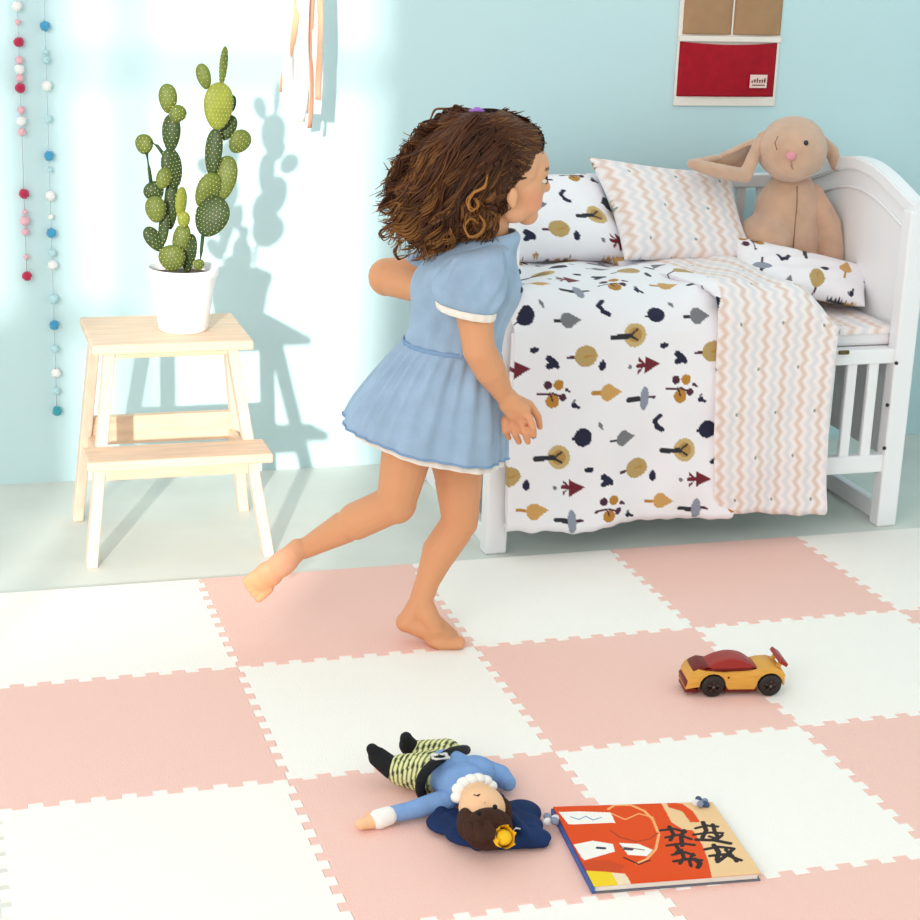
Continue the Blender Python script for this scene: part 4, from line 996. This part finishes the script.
for q in range(260):     # swept from the hairline to the side and back
    t = rnd.random(); st = along(HLINE, t); st = (st[0]+rnd.gauss(0, 1.6), st[1]+rnd.gauss(0, 2)); m_ = along(CROWN, .25+.75*t)
    en = (m_[0]-rnd.uniform(4, 34), m_[1]+rnd.gauss(4, 6))
    wave(st, en, rnd.uniform(-4, 2), rnd.uniform(.6, 2.2), rnd.uniform(1, 2), rnd.uniform(.0005, .005), rnd.uniform(.0015, .0024), rnd.uniform(.35, .75), rnd.uniform(.15, .45), a0=.1)
for q in range(140):     # gathered up into the tie
    t = rnd.random(); st = along(HLINE, t*.75); en = (TIE[0]+rnd.gauss(2, 5), TIE[1]+rnd.gauss(3, 3))
    wave(st, en, -rnd.uniform(2, 7)*(1 if t < .4 else .3), .8, 1.2, rnd.uniform(.001, .005), .0020, rnd.uniform(.3, .6), rnd.uniform(.1, .35), a0=.1)
for q in range(120):     # tied-up tail, falling back
    st = (TIE[0]-4+rnd.gauss(0, 3), TIE[1]+rnd.gauss(0, 2)); e = along(ENDS, rnd.uniform(0, .55)); j = rnd.uniform(.4, .95)
    wave(st, (st[0]+(e[0]-st[0])*j, st[1]+(e[1]-st[1])*j), rnd.uniform(2, 14), rnd.uniform(1.5, 4), rnd.uniform(1.2, 2.6), rnd.uniform(.004, .014), .0022, rnd.uniform(.2, .5), rnd.uniform(.3, .7))
for q in range(80):      # outline strands
    st = along(ENDS, rnd.random()); st = (st[0]+(455-st[0])*.35, st[1]+(180-st[1])*.35); e = along(ENDS, rnd.random()); e = min((p for p in ENDS), key=lambda p: math.hypot(p[0]-st[0], p[1]-st[1])+rnd.uniform(0, 14))
    wave(st, (e[0]+rnd.gauss(-1, 4), e[1]+rnd.gauss(1, 4)), rnd.uniform(-5, 5), rnd.uniform(2, 4.5), rnd.uniform(.8, 1.6), .002, .0019, .35, rnd.uniform(.4, .9), a0=.5)
for q in range(90):      # hair in front of and below the ear
    st = (rnd.uniform(490, 514), rnd.uniform(160, 180)); en = (rnd.uniform(480, 503), rnd.uniform(205, 232))
    wave(st, en, rnd.uniform(-4, 6), rnd.uniform(1, 3.5), rnd.uniform(1.2, 2.2), rnd.uniform(.001, .008), .0021, rnd.uniform(.2, .5), rnd.uniform(.4, .85))
def loosecurl(pts2, dd, r, l0, l1, n=40):
    p = [Vector((x, y, 0)) for x, y in pts2]; s = spl(p, n); strand([P(v.x, v.y, dd+.004*math.sin(i*.5)) for i, v in enumerate(s)], r, hcol(l0), hcol(l1))
for k_ in range(7):
    g = lambda: rnd.gauss(0, .9)
    loosecurl([(x+g(), y+g()) for x, y in ((488, 176), (484, 187), (473, 193), (468, 202), (472, 210), (479, 206), (475, 198))], -.105-.0012*k_, .0014, .85+.02*k_, 1)
    loosecurl([(x+g(), y+g()) for x, y in ((474, 206), (480, 215), (484, 225), (479, 234), (469, 236), (465, 227), (471, 219), (478, 223))], -.092-.0012*k_, .0014, .8, 1)
loosecurl([(430, 136), (421, 130), (412, 133), (411, 143), (418, 149), (428, 146)], -.01, .0013, .3, .3)
loosecurl([(440, 130), (424, 132), (414, 137), (412, 146)], -.01, .0012, .3, .4)
for pts in ([(398, 222), (388, 226), (380, 232), (384, 238), (394, 232)], [(402, 240), (394, 250), (398, 258), (408, 254)], [(400, 206), (386, 204), (378, 211)], [(404, 190), (390, 196), (380, 210), (392, 214)], [(420, 256), (432, 264), (446, 258), (452, 248)], [(405, 160), (392, 172), (386, 188), (394, 198)]):
    for k_ in range(4): loosecurl([(x+rnd.gauss(0, 1.2), y+rnd.gauss(0, 1.2)) for x, y in pts], -.02+.006*k_, .0019, .2+.15*k_, .5+.12*k_)
me = bpy.data.meshes.new('curls'); me.from_pydata([tuple(v) for v in hv], [], hf); setcol(me, np.array(hc))
link_me('curls', me, hair_m, hco)
bm = new(); c = P(*TIE, -.02)
tube(bm, [c+RH*math.cos(a)*.012+ZU*math.sin(a)*.006-FH*(math.sin(a)*.014) for a in np.linspace(0, 2*PI*.98, 20)], .0045, 8)
ell(bm, c+ZU*.007-FH*.01, (.008, .007, .005)); link('hair_tie', bm, mat('tie_purple', '#a06cc8', .6), hco)
# ------------------------------------------------------------------ light
w = bpy.data.worlds.new('world'); scene.world = w; w.use_nodes = True
bg = w.node_tree.nodes['Background']; bg.inputs['Color'].default_value = (1.0, .965, .925, 1); bg.inputs['Strength'].default_value = .84
sl = bpy.data.lights.new('sun', 'SUN'); sl.energy = 3.8; sl.angle = math.radians(1.3); sl.color = (1, .96, .9)
so = bpy.data.objects.new('sun', sl); COL.objects.link(so); so.rotation_euler = SUN.to_track_quat('-Z', 'Y').to_euler(); so.location = (-2, -6, 3)

al = bpy.data.lights.new('fill_light', 'AREA'); al.shape = 'RECTANGLE'; al.size = 2.6; al.size_y = 2.2; al.energy = 85; al.color = (1, .985, .96)  # unseen fill lamp, added to brighten and model the scene from left front
ao = bpy.data.objects.new('fill_light', al); COL.objects.link(ao); ao.location = (-2.6, -3.9, 2.3)
ao.rotation_euler = (Vector((.1, -1.0, .1))-ao.location).to_track_quat('-Z', 'Y').to_euler()
